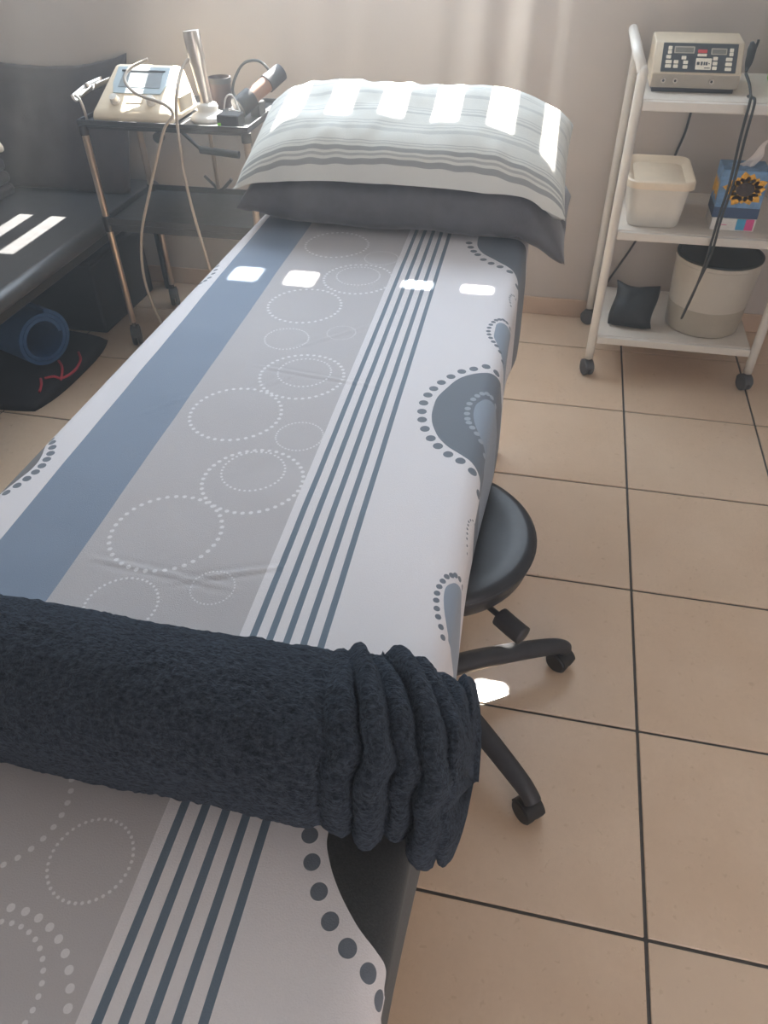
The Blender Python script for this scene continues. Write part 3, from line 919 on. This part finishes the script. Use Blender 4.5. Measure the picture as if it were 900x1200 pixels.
# white tub on the middle shelf
zt = SHZ[1] + 0.0005
tubt = thing('plastic_tub', (0.0, -0.48, zt), 'white rectangular plastic tub with a recessed lid on the middle trolley shelf', 'tub')
def rr_loft(rings, n=6):
    b = MB()
    L = []
    for x0, y0, x1, y1, r, z in rings:
        L.append([Vector((p, q, z)) for p, q in rounded_rect(x0, y0, x1, y1, r, n)])
    m_ = len(L[0])
    vs_ = [p for ring in L for p in ring]
    fs_ = [tuple(reversed(range(m_)))]
    for i in range(len(L)-1):
        for k in range(m_):
            fs_.append((i*m_+k, i*m_+(k+1) % m_, (i+1)*m_+(k+1) % m_, (i+1)*m_+k))
    fs_.append(tuple(range((len(L)-1)*m_, len(L)*m_)))
    return b.add(vs_, fs_)
tx0, tx1, ty0, ty1 = -0.108, 0.086, -0.633, -0.345
rr_loft([(tx0+0.018, ty0+0.02, tx1-0.018, ty1-0.02, 0.03, zt), (tx0+0.012, ty0+0.012, tx1-0.012, ty1-0.012, 0.03, zt+0.01), (tx0+0.002, ty0+0.002, tx1-0.002, ty1-0.002, 0.032, zt+0.128)]).build('tub_body', M['tub'], tubt, smooth=True)
rr_loft([(tx0-0.004, ty0-0.004, tx1+0.004, ty1+0.004, 0.036, zt+0.1285), (tx0-0.012, ty0-0.012, tx1+0.012, ty1+0.012, 0.042, zt+0.131), (tx0-0.012, ty0-0.012, tx1+0.012, ty1+0.012, 0.042, zt+0.152),
         (tx0-0.008, ty0-0.008, tx1+0.008, ty1+0.008, 0.040, zt+0.156), (tx0-0.003, ty0-0.003, tx1+0.003, ty1+0.003, 0.036, zt+0.155), (tx0+0.014, ty0+0.014, tx1-0.014, ty1-0.014, 0.03, zt+0.136)]).build('lid', M['tub_in'], tubt, smooth=True)

# medicine box and tissue box
mb0 = (0.178, -0.598)
mbx = thing('medicine_box', (0.25, -0.54, zt), 'small white carton with blue and pink squares under the tissue box', 'box')
MB().box((0.178, -0.600, zt), (0.318, -0.478, zt+0.040)).build('carton', M['white'], mbx, bevel=0.0015)
MB().box((0.258, -0.6012, zt+0.004), (0.286, -0.6003, zt+0.040)).build('blue_square', M['cyan'], mbx)
MB().box((0.2862, -0.6012, zt+0.004), (0.312, -0.6003, zt+0.040)).build('pink_square', M['pink'], mbx)
MB().box((0.195, -0.6010, zt+0.018), (0.228, -0.6003, zt+0.020)).build('print_line', M['pink'], mbx)
zb = zt + 0.0405
tsb = thing('tissue_box', (0.25, -0.54, zb), 'blue tissue box with a sunflower print and a tissue sticking out', 'tissue box')
bx0, bx1, by0, by1 = 0.176, 0.318, -0.598, -0.480
def leanM():
    Mx = Matrix.Identity(4)
    return Mx
tb_ = MB().box((bx0, by0, zb), (bx1, by1, zb+0.150))
tb_.build('box', M['tissue_blue'], tsb, bevel=0.002)
MB().box((bx0-0.0006, by0-0.0006, zb+0.001), (bx1+0.0006, by1, zb+0.034)).build('navy_base', M['tissue_navy'], tsb)
fy = by0 - 0.0014
fc = (0.255, zb+0.093)
for k in range(15):
    a = 2*PI*k/15 + 0.1
    L_, W_ = 0.062 + 0.008*math.sin(k*2.1), 0.016
    out = []
    for t, w in ((0.35, 0.35), (0.55, 1.0), (0.78, 0.75), (1.0, 0.0)):
        out.append((t, w))
    poly = [(t*L_, w*W_) for t, w in out] + [(t*L_, -w*W_) for t, w in reversed(out[:-1])]
    P2 = [(fc[0] + 1.05*(p*math.cos(a)-q*math.sin(a)), fc[1] + 0.82*(p*math.sin(a)+q*math.cos(a))) for p, q in poly]
    P2 = [(min(max(p, bx0+0.001), bx1-0.001), min(max(q, zb+0.036), zb+0.149)) for p, q in P2]
    MB().prism(P2, fy, by0-0.0004-0.00005*(k % 3), 'y').build('petal', M['petal'], tsb)
MB().prism([(fc[0]+0.027*math.cos(2*PI*k/20)*1.05, fc[1]+0.022*math.sin(2*PI*k/20)) for k in range(20)], fy-0.0006, fy, 'y').build('flower_centre', M['seed'], tsb)
for k in range(5):
    P2 = [(by0+0.02+0.02*k, zb+0.05+0.012*(k % 2)), (by0+0.035+0.02*k, zb+0.06), (by0+0.03+0.02*k, zb+0.11), (by0+0.02+0.018*k, zb+0.09)]
    MB().prism(P2, bx0-0.0012, bx0-0.0003, 'x').build('petal', M['petal'], tsb)
def tis(i, j):
    u_, w_ = i/13, j/17
    base = Vector((0.235 + 0.04*u_, -0.545 + 0.006*math.sin(u_*7), zb+0.146))
    tip = Vector((0.225 + 0.085*u_**0.8, -0.55 + 0.03*(u_-0.4), zb+0.165 + 0.085*u_**1.2))
    p = base.lerp(tip, w_)
    p += Vector((0.006*math.sin(9*w_+5*u_), 0.012*math.sin(6*u_+4*w_)*w_, 0.004*math.sin(11*u_)*w_))
    return p
ti = MB().grid(tis, 14, 18).build('tissue', M['tissue'], tsb, smooth='all')
sm = ti.modifiers.new('t', 'SOLIDIFY'); sm.thickness = 0.0015

# bucket and pouch on the bottom shelf
z1 = SHZ[0] + 0.0005
bkt = thing('bucket', (0.270, -0.475, z1), 'translucent white plastic bucket with a dark lid on the bottom trolley shelf', 'bucket')
BM_ = Matrix.Translation((0.262, -0.482, z1))
MB().lathe([(0, 0), (0.128, 0), (0.133, 0.004), (0.1385, 0.098)], 48, BM_).build('lower_body', M['bucket_low'], bkt, smooth=True)
MB().lathe([(0.1387, 0.0985), (0.1475, 0.252), (0.151, 0.255), (0.151, 0.268), (0, 0.268)], 48, BM_).build('upper_body', M['bucket'], bkt, smooth=True)
MB().lathe([(0, 0.2685), (0.149, 0.2685), (0.149, 0.274), (0.140, 0.276), (0.136, 0.272), (0, 0.270)], 48, BM_).build('lid', M['lid_dark'], bkt, smooth=True)
po = MB()
def pch(side):
    def P(i, j):
        a, c_ = -1+2*i/15, -1+2*j/15
        e = ((1-a**4)*(1-c_**4))
        x = a*0.080*(1 - 0.05*(1-c_*c_)) + 0.006*math.sin(c_*3)
        h = (c_+1)/2*0.165*(1-0.09*(1-abs(a))) + 0.010*noise.noise(Vector((a*1.5, c_*2, 1)))
        n_ = side*0.035*max(0, e)**0.6 + 0.006*noise.noise(Vector((a*2, c_*2, 7)))*e
        q = Vector((x, n_, h))
        q = Matrix.Rotation(math.radians(-38), 4, 'X') @ q
        q = Matrix.Rotation(math.radians(-6), 4, 'Z') @ q
        return q + Vector((-0.008, -0.585, z1 + 0.018))
    return P
for s in (1, -1): po.grid(pch(s), 16, 16)
lowest = min(v_.z for v_ in po.v)
po.v = [v_ + Vector((0, 0, z1 + 0.0005 - lowest)) for v_ in po.v]
o = po.build('pouch', M['pouch'], None, smooth='all', weld=True)
tag(o, 'crumpled square black pouch beside the bucket on the bottom trolley shelf', 'pouch')
# green bottle at the back of the top shelf
gb = thing('bottle', (0.335, -0.36, Z0), 'green bottle standing at the back of the top trolley shelf', 'bottle')
GM = Matrix.Translation((0.322, -0.34, Z0))
MB().lathe([(0, 0.0), (0.040, 0.0), (0.044, 0.006), (0.044, 0.12), (0.036, 0.145), (0.016, 0.160), (0, 0.160)], 32, GM).build('bottle_body', M['green'], gb, smooth=True)
MB().lathe([(0, 0.1602), (0.017, 0.1602), (0.017, 0.182), (0, 0.184)], 24, GM).build('cap', M['white'], gb, smooth=True)

# ------------------------------------------------------------------ black instrument cart by the couch
cx0, cx1, cy0, cy1 = -1.998, -1.372, -0.785, -0.385
crt = thing('instrument_cart', (-1.685, -0.585, 0), 'black two-tier instrument cart with bronze tube legs between couch and treatment table', 'cart')
def tray(z, h, rim, name):
    b = MB()
    b.box((cx0, cy0, z), (cx1, cy1, z+0.006))
    for lo, hi in (((cx0, cy0, z+0.006), (cx1, cy0+0.006, z+rim)), ((cx0, cy1-0.006, z+0.006), (cx1, cy1, z+rim)),
                   ((cx0, cy0+0.006, z+0.006), (cx0+0.006, cy1-0.006, z+rim)), ((cx1-0.006, cy0+0.006, z+0.006), (cx1, cy1-0.006, z+rim))):
        b.box(lo, hi)
    b.box((cx0+0.01, cy0+0.008, z-h), (cx1-0.01, cy0+0.014, z)).box((cx0+0.01, cy1-0.014, z-h), (cx1-0.01, cy1-0.008, z))
    return b.build(name, M['dark_plastic'], crt, bevel=0.002)
TZ = 0.842
tray(TZ, 0.010, 0.020, 'top_tray')
tray(0.500, 0.022, 0.028, 'lower_tray')
for x in (cx0+0.013, cx1-0.013):
    for y in (cy0+0.013, cy1-0.013):
        MB().tube([(x, y, 0.10), (x, y, 0.478)], 0.0125, 14).build('leg', M['bronze'], crt, smooth=True)
        MB().tube([(x, y, 0.528), (x, y, TZ-0.001)], 0.0125, 14).build('leg', M['bronze'], crt, smooth=True)
        MB().tube([(x, y, 0.476), (x, y, 0.532)], 0.0165, 14).build('collar', M['black_plastic'], crt, smooth=True)
        MB().tube([(x, y, TZ-0.03), (x, y, TZ-0.0005)], 0.017, 14).build('collar', M['black_plastic'], crt, smooth=True)
        caster(crt, x, y, 0.105, 0.040, 0.5, M['black_plastic'], w=0.018)
px_ = -1.686
MB().tube([(px_, -0.40, 0.530), (px_, -0.40, TZ-0.001)], 0.008, 12).build('back_post', M['bronze'], crt, smooth=True)
MB().tube([(-1.735, -0.405, 0.676), (-1.575, -0.405, 0.664)], 0.014, 12).build('brace', M['dark_plastic'], crt, smooth=True)
MB().tube([(-1.737, -0.402, 0.578), (-1.690, -0.400, 0.530)], 0.006, 8).build('brace', M['dark_plastic'], crt, smooth=True)
MB().tube([(-1.622, -0.402, 0.570), (-1.664, -0.400, 0.530)], 0.007, 8).build('brace', M['dark_plastic'], crt, smooth=True)
MB().tube([(-1.80, -0.403, 0.735), (-1.735, -0.403, 0.678)], 0.007, 8).build('brace', M['dark_plastic'], crt, smooth=True)
MB().lathe([(0, -0.012), (0.017, -0.012), (0.017, 0.012), (0, 0.012)], 18, Matrix.Translation((-1.70, cy0+0.004, TZ-0.024)) @ Matrix.Rotation(PI/2, 4, 'X')).build('lock_knob', M['black_plastic'], crt, smooth=True)

# therapy console
ZC = TZ + 0.0065
cn = thing('therapy_console', (-1.80, -0.66, ZC), 'cream therapy console with a grey screen and two knobs on the black cart', 'therapy unit')
def hexa(pts): 
    return MB().add(pts, [(0,3,2,1),(4,5,6,7),(0,1,5,4),(1,2,6,5),(2,3,7,6),(3,0,4,7)])
f0, f1 = (-1.955, -0.772), (-1.640, -0.772)
Pb = [(-1.952, -0.770, ZC+0.004), (-1.642, -0.770, ZC+0.004), (-1.650, -0.525, ZC+0.004), (-1.935, -0.525, ZC+0.004)]
Pt = [(-1.945, -0.760, ZC+0.036), (-1.652, -0.760, ZC+0.036), (-1.672, -0.590, ZC+0.150), (-1.915, -0.590, ZC+0.150)]
b = MB()
Pk = [(-1.915, -0.555, ZC+0.140), (-1.672, -0.555, ZC+0.140)]
b.add(Pb + Pt + Pk, [(0,3,2,1),(0,1,5,4),(4,5,6,7),(7,6,9,8),(1,2,9,6,5),(3,0,4,7,8),(2,3,8,9)])
b.build('case', M['cream'], cn, bevel=0.016, seg=4)
A_ = Vector(Pt[0]); ux_ = (Vector(Pt[1])-A_).normalized(); up_ = (Vector(Pt[7-4])-A_); uy_ = (up_ - ux_*up_.dot(ux_)).normalized(); uz_ = ux_.cross(uy_)
PM = Matrix((ux_, uy_, uz_)).transposed().to_4x4(); PM.translation = A_ + uz_*0.0003
W_, L_ = 0.293, (Vector(Pt[3])-A_).dot(uy_)
bz = MB().prism([(0.060, 0.078), (0.236, 0.078), (0.250, 0.120), (0.247, L_-0.014), (0.050, L_-0.014), (0.048, 0.120)], 0, 0.003, 'z', PM).build('bezel', M['bezel'], cn, bevel=0.001)
MB().prism([(0.072, 0.102), (0.228, 0.102), (0.222, L_-0.036), (0.078, L_-0.036)], 0.0028, 0.0042, 'z', PM).build('screen', M['screen'], bz)
MB().prism([(0.070, L_-0.036), (0.230, L_-0.036), (0.230, L_-0.031), (0.070, L_-0.031)], 0.0028, 0.0065, 'z', PM).build('screen_edge', M['keypad'], bz)
for x in (0.078, 0.212):
    MB().lathe([(0, 0.0), (0.017, 0.0), (0.017, 0.006), (0.0145, 0.008), (0.0135, 0.022), (0, 0.023)], 26, PM @ Matrix.Translation((x, 0.045, 0))).build('knob', M['pearl'], cn, smooth=True)
MB().prism(rounded_rect(0.115, 0.040, 0.180, 0.056, 0.003), 0, 0.0015, 'z', PM).build('label_plate', M['beige'], cn)
MB().box((-1.648, -0.70, ZC+0.03), (-1.640, -0.60, ZC+0.075)).build('side_vent', M['beige'], cn, bevel=0.002)

# steel probe standing on its base
pr = thing('standing_probe', (-1.562, -0.665, ZC), 'tall steel tube probe standing on a round pearl base on the black cart', 'probe')
PX, PY = -1.560, -0.660
MB().lathe([(0, 0), (0.062, 0), (0.064, 0.008), (0.055, 0.020), (0.036, 0.028), (0.034, 0.034), (0.037, 0.042), (0.032, 0.052), (0.02, 0.056), (0, 0.056)], 36, Matrix.Translation((PX, PY, ZC))).build('base', M['pearl'], pr, smooth='all')
tl = (Vector((-1.582, PY+0.01, ZC+0.262)) - Vector((PX, PY, ZC+0.05)))
q_ = tl.to_track_quat('Z', 'Y').to_matrix().to_4x4(); q_.translation = (PX, PY, ZC+0.05)
LL = tl.length
MB().lathe([(0, 0.0), (0.020, 0.0), (0.021, 0.01), (0.0195, 0.02), (0.024, 0.11), (0.0275, 0.14), (0.0275, LL-0.004), (0.0265, LL), (0, LL)], 30, q_).build('tube', M['steel'], pr, smooth=True)
# dark cup, handpiece, charger
cp = thing('cup', (-1.60, -0.455, ZC), 'dark red-brown cup standing behind the steel probe', 'cup')
CMx = Matrix.Translation((-1.585, -0.470, ZC))
MB().lathe([(0, 0), (0.033, 0), (0.035, 0.004), (0.040, 0.095), (0.037, 0.095), (0.033, 0.008), (0, 0.008)], 30, CMx).build('cup_body', M['darkred'], cp, smooth=True)
MB().lathe([(0.0402, 0.078), (0.0412, 0.078), (0.0418, 0.0955), (0.0405, 0.0955)], 30, CMx, closed=True).build('rim_band', M['dark_plastic'], cp, smooth=True)
hp = thing('applicator', (-1.42, -0.60, ZC), 'dark handheld applicator with a brown band propped on the black cart', 'applicator')
a0, a1 = Vector((-1.440, -0.640, ZC+0.046)), Vector((-1.345, -0.500, ZC+0.118))
def seg(t0, t1, r0, r1, m_, nm):
    MB().tube([a0.lerp(a1, t0), a0.lerp(a1, (t0+t1)/2), a0.lerp(a1, t1)], [r0, (r0+r1)/2, r1], 20).build(nm, m_, hp, smooth=True)
seg(-0.10, 0.24, 0.034, 0.034, M['black_plastic'], 'head')
seg(0.241, 0.66, 0.026, 0.026, M['brown'], 'grip_band')
seg(0.661, 1.05, 0.030, 0.028, M['dark_plastic'], 'handle')
MB().box((-1.43, -0.60, ZC+0.0005), (-1.395, -0.535, ZC+0.042)).build('rest', M['black_plastic'], hp, bevel=0.004)
ch = thing('charger', (-1.465, -0.72, ZC), 'small black charger block with a green lamp on the black cart', 'charger')
MB().box((-1.492, -0.755, ZC), (-1.415, -0.690, ZC+0.040)).build('block', M['black_plastic'], ch, bevel=0.005)
MB().box((-1.489, -0.7568, ZC+0.004), (-1.477, -0.7550, ZC+0.016)).build('lamp', M['led'], ch)
cb2 = thing('cable_bundle', (-1.48, -0.54, ZC), 'black cable looped behind the applicator on the cart', 'cable')
MB().tube(smooth_path([(-1.53, -0.46, ZC+0.02), (-1.545, -0.455, 0.90), (-1.525, -0.455, 0.947), (-1.487, -0.455, 0.987), (-1.433, -0.455, 0.994), (-1.397, -0.455, 0.964), (-1.396, -0.45, 0.928), (-1.452, -0.45, 0.905), (-1.51, -0.455, 0.89), (-1.53, -0.48, ZC+0.01)], 8), 0.0048, 8).build('loop', M['cable_black'], cb2, smooth='all')
MB().tube(smooth_path([(-1.53, -0.48, ZC+0.01), (-1.50, -0.50, ZC+0.012), (-1.44, -0.47, ZC+0.012), (-1.44, -0.44, ZC+0.012), (-1.55, -0.42, ZC+0.010), (-1.64, -0.44, ZC+0.010)], 8), 0.0048, 8).build('tail', M['cable_black'], cb2, smooth='all')
cord('wire_clip', [(-1.482, -0.700, ZC+0.045), (-1.472, -0.70, 0.925), (-1.458, -0.70, 0.938), (-1.444, -0.70, 0.934), (-1.433, -0.70, 0.903), (-1.426, -0.70, 0.890), (-1.440, -0.695, 0.888), (-1.47, -0.69, 0.892)], 0.003, M['white'], 'white bent wire clip lying on the black charger block', 'wire')
cord('probe_cable', [(-1.588, -0.688, 1.036), (-1.603, -0.72, 1.012), (-1.600, -0.79, 0.957), (-1.604, -0.815, 0.888), (-1.606, -0.83, 0.728), (-1.596, -0.83, 0.57), (-1.576, -0.83, 0.415), (-1.567, -0.83, 0.30), (-1.58, -0.83, 0.10), (-1.60, -0.84, 0.006)], 0.0052, M['cable_beige'], 'beige cable hanging from the steel probe down past the cart front')
cord('console_cable', [(-1.757, -0.645, 1.024), (-1.815, -0.675, 1.000), (-1.817, -0.72, 0.972), (-1.762, -0.76, 0.943), (-1.649, -0.805, 0.927), (-1.612, -0.822, 0.900), (-1.646, -0.83, 0.86), (-1.69, -0.83, 0.779), (-1.752, -0.83, 0.649), (-1.821, -0.83, 0.494), (-1.851, -0.83, 0.344), (-1.844, -0.83, 0.223), (-1.821, -0.83, 0.134), (-1.78, -0.84, 0.006)], 0.0052, M['cable_beige'], 'beige cable looping over the cream console and hanging down the cart front')
# chrome side holder
ho = thing('probe_holder', (-1.985, -0.70, TZ), 'shiny metal probe holder bent up at the left end of the cart', 'holder')
MB().tube(smooth_path([(-1.966, -0.768, ZC+0.001), (-1.966, -0.770, 0.888), (-1.973, -0.770, 0.922), (-1.990, -0.765, 0.932)], 6), 0.005, 10).build('wire_stem', M['steel'], ho, smooth='all')
for (x, y, z), (x2, y2, z2) in (((-2.015, -0.755, 0.930), (-2.005, -0.672, 0.948)), ((-2.003, -0.665, 0.950), (-1.985, -0.585, 0.956))):
    d_ = Vector((x2-x, y2-y, z2-z))
    b = MB()
    n_ = 10
    w_ = 0.030
    def cup_(i, j):
        t = j/7
        a = PI*(i/(n_-1))
        c_ = Vector((x, y, z)).lerp(Vector((x2, y2, z2)), t)
        return c_ + Vector((math.cos(a)*w_*0.55 + 0.018, 0, -math.sin(a)*w_*0.7))
    b.grid(cup_, n_, 8)
    ob = b.build('cradle', M['steel'], ho, smooth='all')
    sm = ob.modifiers.new('t', 'SOLIDIFY'); sm.thickness = 0.003

# ------------------------------------------------------------------ couch with cushion
cc = thing('couch', (-2.4, -1.2, 0), 'low black couch with a smooth top along the back wall', 'couch')
qx0, qx1, qy0, qy1 = -2.80, -2.040, -2.35, -0.20
MB().box((qx0, qy0, 0.425), (qx1, qy1, 0.490)).build('seat_cushion', M['couch'], cc, bevel=0.03, seg=5)
MB().box((qx0+0.05, qy0+0.05, 0.375), (qx1-0.05, qy1-0.01, 0.424)).build('frame', M['black_plastic'], cc, bevel=0.004)
for x in (qx0+0.03, qx1-0.055):
    for y in (qy0+0.10, qy1-0.03):
        MB().tube([(x, y, 0), (x, y, 0.38)], 0.02, 14).build('leg', M['black_plastic'], cc, smooth=True)
LEAN = math.radians(66)
def cush(q):
    x, y, z = q
    # local y runs up the cushion, local z is its thickness
    Y = y*math.cos(LEAN) + (-z)*math.sin(LEAN)
    Z = y*math.sin(LEAN) - (-z)*math.cos(LEAN)*-1
    sag = 0.045*(1-(x/0.42)**2)*max(0, y/0.25) - 0.02*max(0, x/0.4)**3*max(0, y/0.25)
    return Vector((-2.475 + x, -0.335 + Y, 0.745 + Z - sag))
pmc = pillow_mesh(0.80, 0.50, 0.15, cush, nu=60, nv=44, pinch=0.05, px=5, seed=21, flat=0.4)
lowest = min(v_.z for v_ in pmc.v); far = max(v_.y for v_ in pmc.v)
pmc.v = [v_ + Vector((0, (Y1-0.002)-far, 0.493-lowest)) for v_ in pmc.v]
o = pmc.build('cushion', M['cushion'], None, smooth='all', weld=True)
tag(o, 'big dark brown-grey cushion leaning against the wall on the couch', 'cushion')
# cream towel folded on the couch, in front of the cushion
fb = MB()
for k in range(4):
    fb.box((-2.79, -0.690+0.004*(k % 2), 0.4925+0.047*k), (-2.555-0.004*k, -0.490, 0.4925+0.047*k+0.0465))
tag(fb.build('folded_blanket', M['cushion'], None, bevel=0.018, seg=4, origin=(-2.66, -0.59, 0.4925)), 'dark folded blanket under the cream towel on the couch', 'blanket')
o = MB().box((-0.085, -0.085, 0.0), (0.085, 0.085, 0.030), Matrix.Translation((-2.592, -0.585, 0.6815)) @ Matrix.Rotation(math.radians(43), 4, 'Z')).build('towel', M['towel_cream'], None, bevel=0.012, seg=4, origin=(-2.59, -0.585, 0.6815))
tag(o, 'cream folded towel on the dark folded blanket on the couch', 'towel')
bxs = thing('storage_box', (-2.42, -0.50, 0), 'black storage box standing under the couch by the wall', 'box')
MB().box((-2.74, -0.72, 0.001), (-2.155, -0.27, 0.30)).build('box_body', M['bag'], bxs, bevel=0.012, seg=3)
MB().box((-2.75, -0.73, 0.301), (-2.145, -0.26, 0.325)).build('lid', M['bag'], bxs, bevel=0.008, seg=3)

# ------------------------------------------------------------------ things on the floor under the couch
def bagp(side):
    def P(i, j):
        a, c_ = -1+2*i/39, -1+2*j/39
        e = max(0, (1-abs(a)**5))**0.45 * max(0, (1-abs(c_)**5))**0.45
        x = -2.40 + 0.31*a*(1 - 0.10*(1-abs(c_))*0 - 0.12*abs(c_)**3)
        y = -1.05 + 0.295*c_*(1 - 0.06*abs(a)**3)
        z = 0.001 + (0.052*e + 0.010*noise.noise(Vector((x*8, y*8, 2)))*e if side else 0)
        return Vector((x, y, z))
    return P
bgt = thing('sports_bag', (-2.40, -1.05, 0), 'flat black bag with red drawstrings on the floor under the couch', 'bag')
bb = MB()
for s in (0, 1): bb.grid(bagp(s), 40, 40)
bb.build('bag_body', M['bag'], bgt, smooth='all', weld=True)
for pts in ([(-2.16, -1.18, 0.052), (-2.13, -1.165, 0.054), (-2.10, -1.16, 0.048), (-2.085, -1.10, 0.045), (-2.095, -1.03, 0.052), (-2.13, -0.98, 0.056)],
            [(-2.17, -1.06, 0.058), (-2.14, -1.09, 0.057), (-2.115, -1.13, 0.054), (-2.10, -1.17, 0.046)],
            [(-2.17, -1.19, 0.054), (-2.15, -1.22, 0.050), (-2.14, -1.255, 0.040)],
            [(-2.22, -1.02, 0.060), (-2.20, -1.05, 0.060), (-2.19, -1.03, 0.061), (-2.215, -1.00, 0.060)]):
    MB().tube(smooth_path(pts, 6), 0.005, 8).build('drawstring', M['red_cord'], bgt, smooth='all')
rm = MB()
turns, th_ = 2.2, 0.014
ns = 90
axis = Vector((0.93, -0.36, 0)).normalized()
perp = Vector((0, 0, 1)).cross(axis).normalized()
oc = Vector((-2.180, -1.085, 0.064 + 0.108))
def spir(k, r_off):
    a = 2*PI*turns*k/ns
    r_ = 0.070 + 0.034*(k/ns) + r_off
    return perp*(r_*1.05*math.cos(a)) + Vector((0, 0, 1))*(r_*math.sin(a))
prof_in = [spir(k, -th_/2*0.95) for k in range(ns+1)]
prof_out = [spir(k, th_/2*0.95) for k in range(ns+1)]
outl = prof_out + prof_in[::-1]
lowest = min(p.z for p in outl)
oc.z = 0.0635 - lowest
LEN = 0.50
vs_ = [oc + p for p in outl] + [oc - axis*LEN + p for p in outl]
nO = len(outl)
fs_ = [(i, (i+1) % nO, (i+1) % nO + nO, i+nO) for i in range(nO)]
for base in (0, nO):
    for k in range(ns):
        fs_.append((base+k, base+k+1, base+nO-2-k, base+nO-1-k))
rm.add(vs_, fs_)
o = rm.build('rolled_mat', M['blue_foam'], None, smooth=True, origin=(oc.x, oc.y, 0.064))
tag(o, 'blue foam mat rolled up on the black bag under the couch', 'mat')

# ------------------------------------------------------------------ haze added to imitate lens veil and light shafts (encloses the whole room)
hz = bpy.data.materials.new('veil_haze')
hz.use_nodes = True
nt = hz.node_tree
for n in list(nt.nodes):
    if n.type == 'BSDF_PRINCIPLED': nt.nodes.remove(n)
vsn = nt.nodes.new('ShaderNodeVolumeScatter')
vsn.inputs['Color'].default_value = (1.0, 0.985, 0.965, 1)
vsn.inputs['Density'].default_value = 0.046
vsn.inputs['Anisotropy'].default_value = 0.5
outn = [n for n in nt.nodes if n.type == 'OUTPUT_MATERIAL'][0]
nt.links.new(vsn.outputs[0], outn.inputs['Volume'])
o = MB().box((X0-0.4, Y0-0.4, -0.3), (X1+0.4, Y1+0.3, H+0.4)).build('haze', hz)
o['kind'] = 'stuff'
o['label'] = 'faint haze added to the room to imitate lens veil'
o['category'] = 'haze'
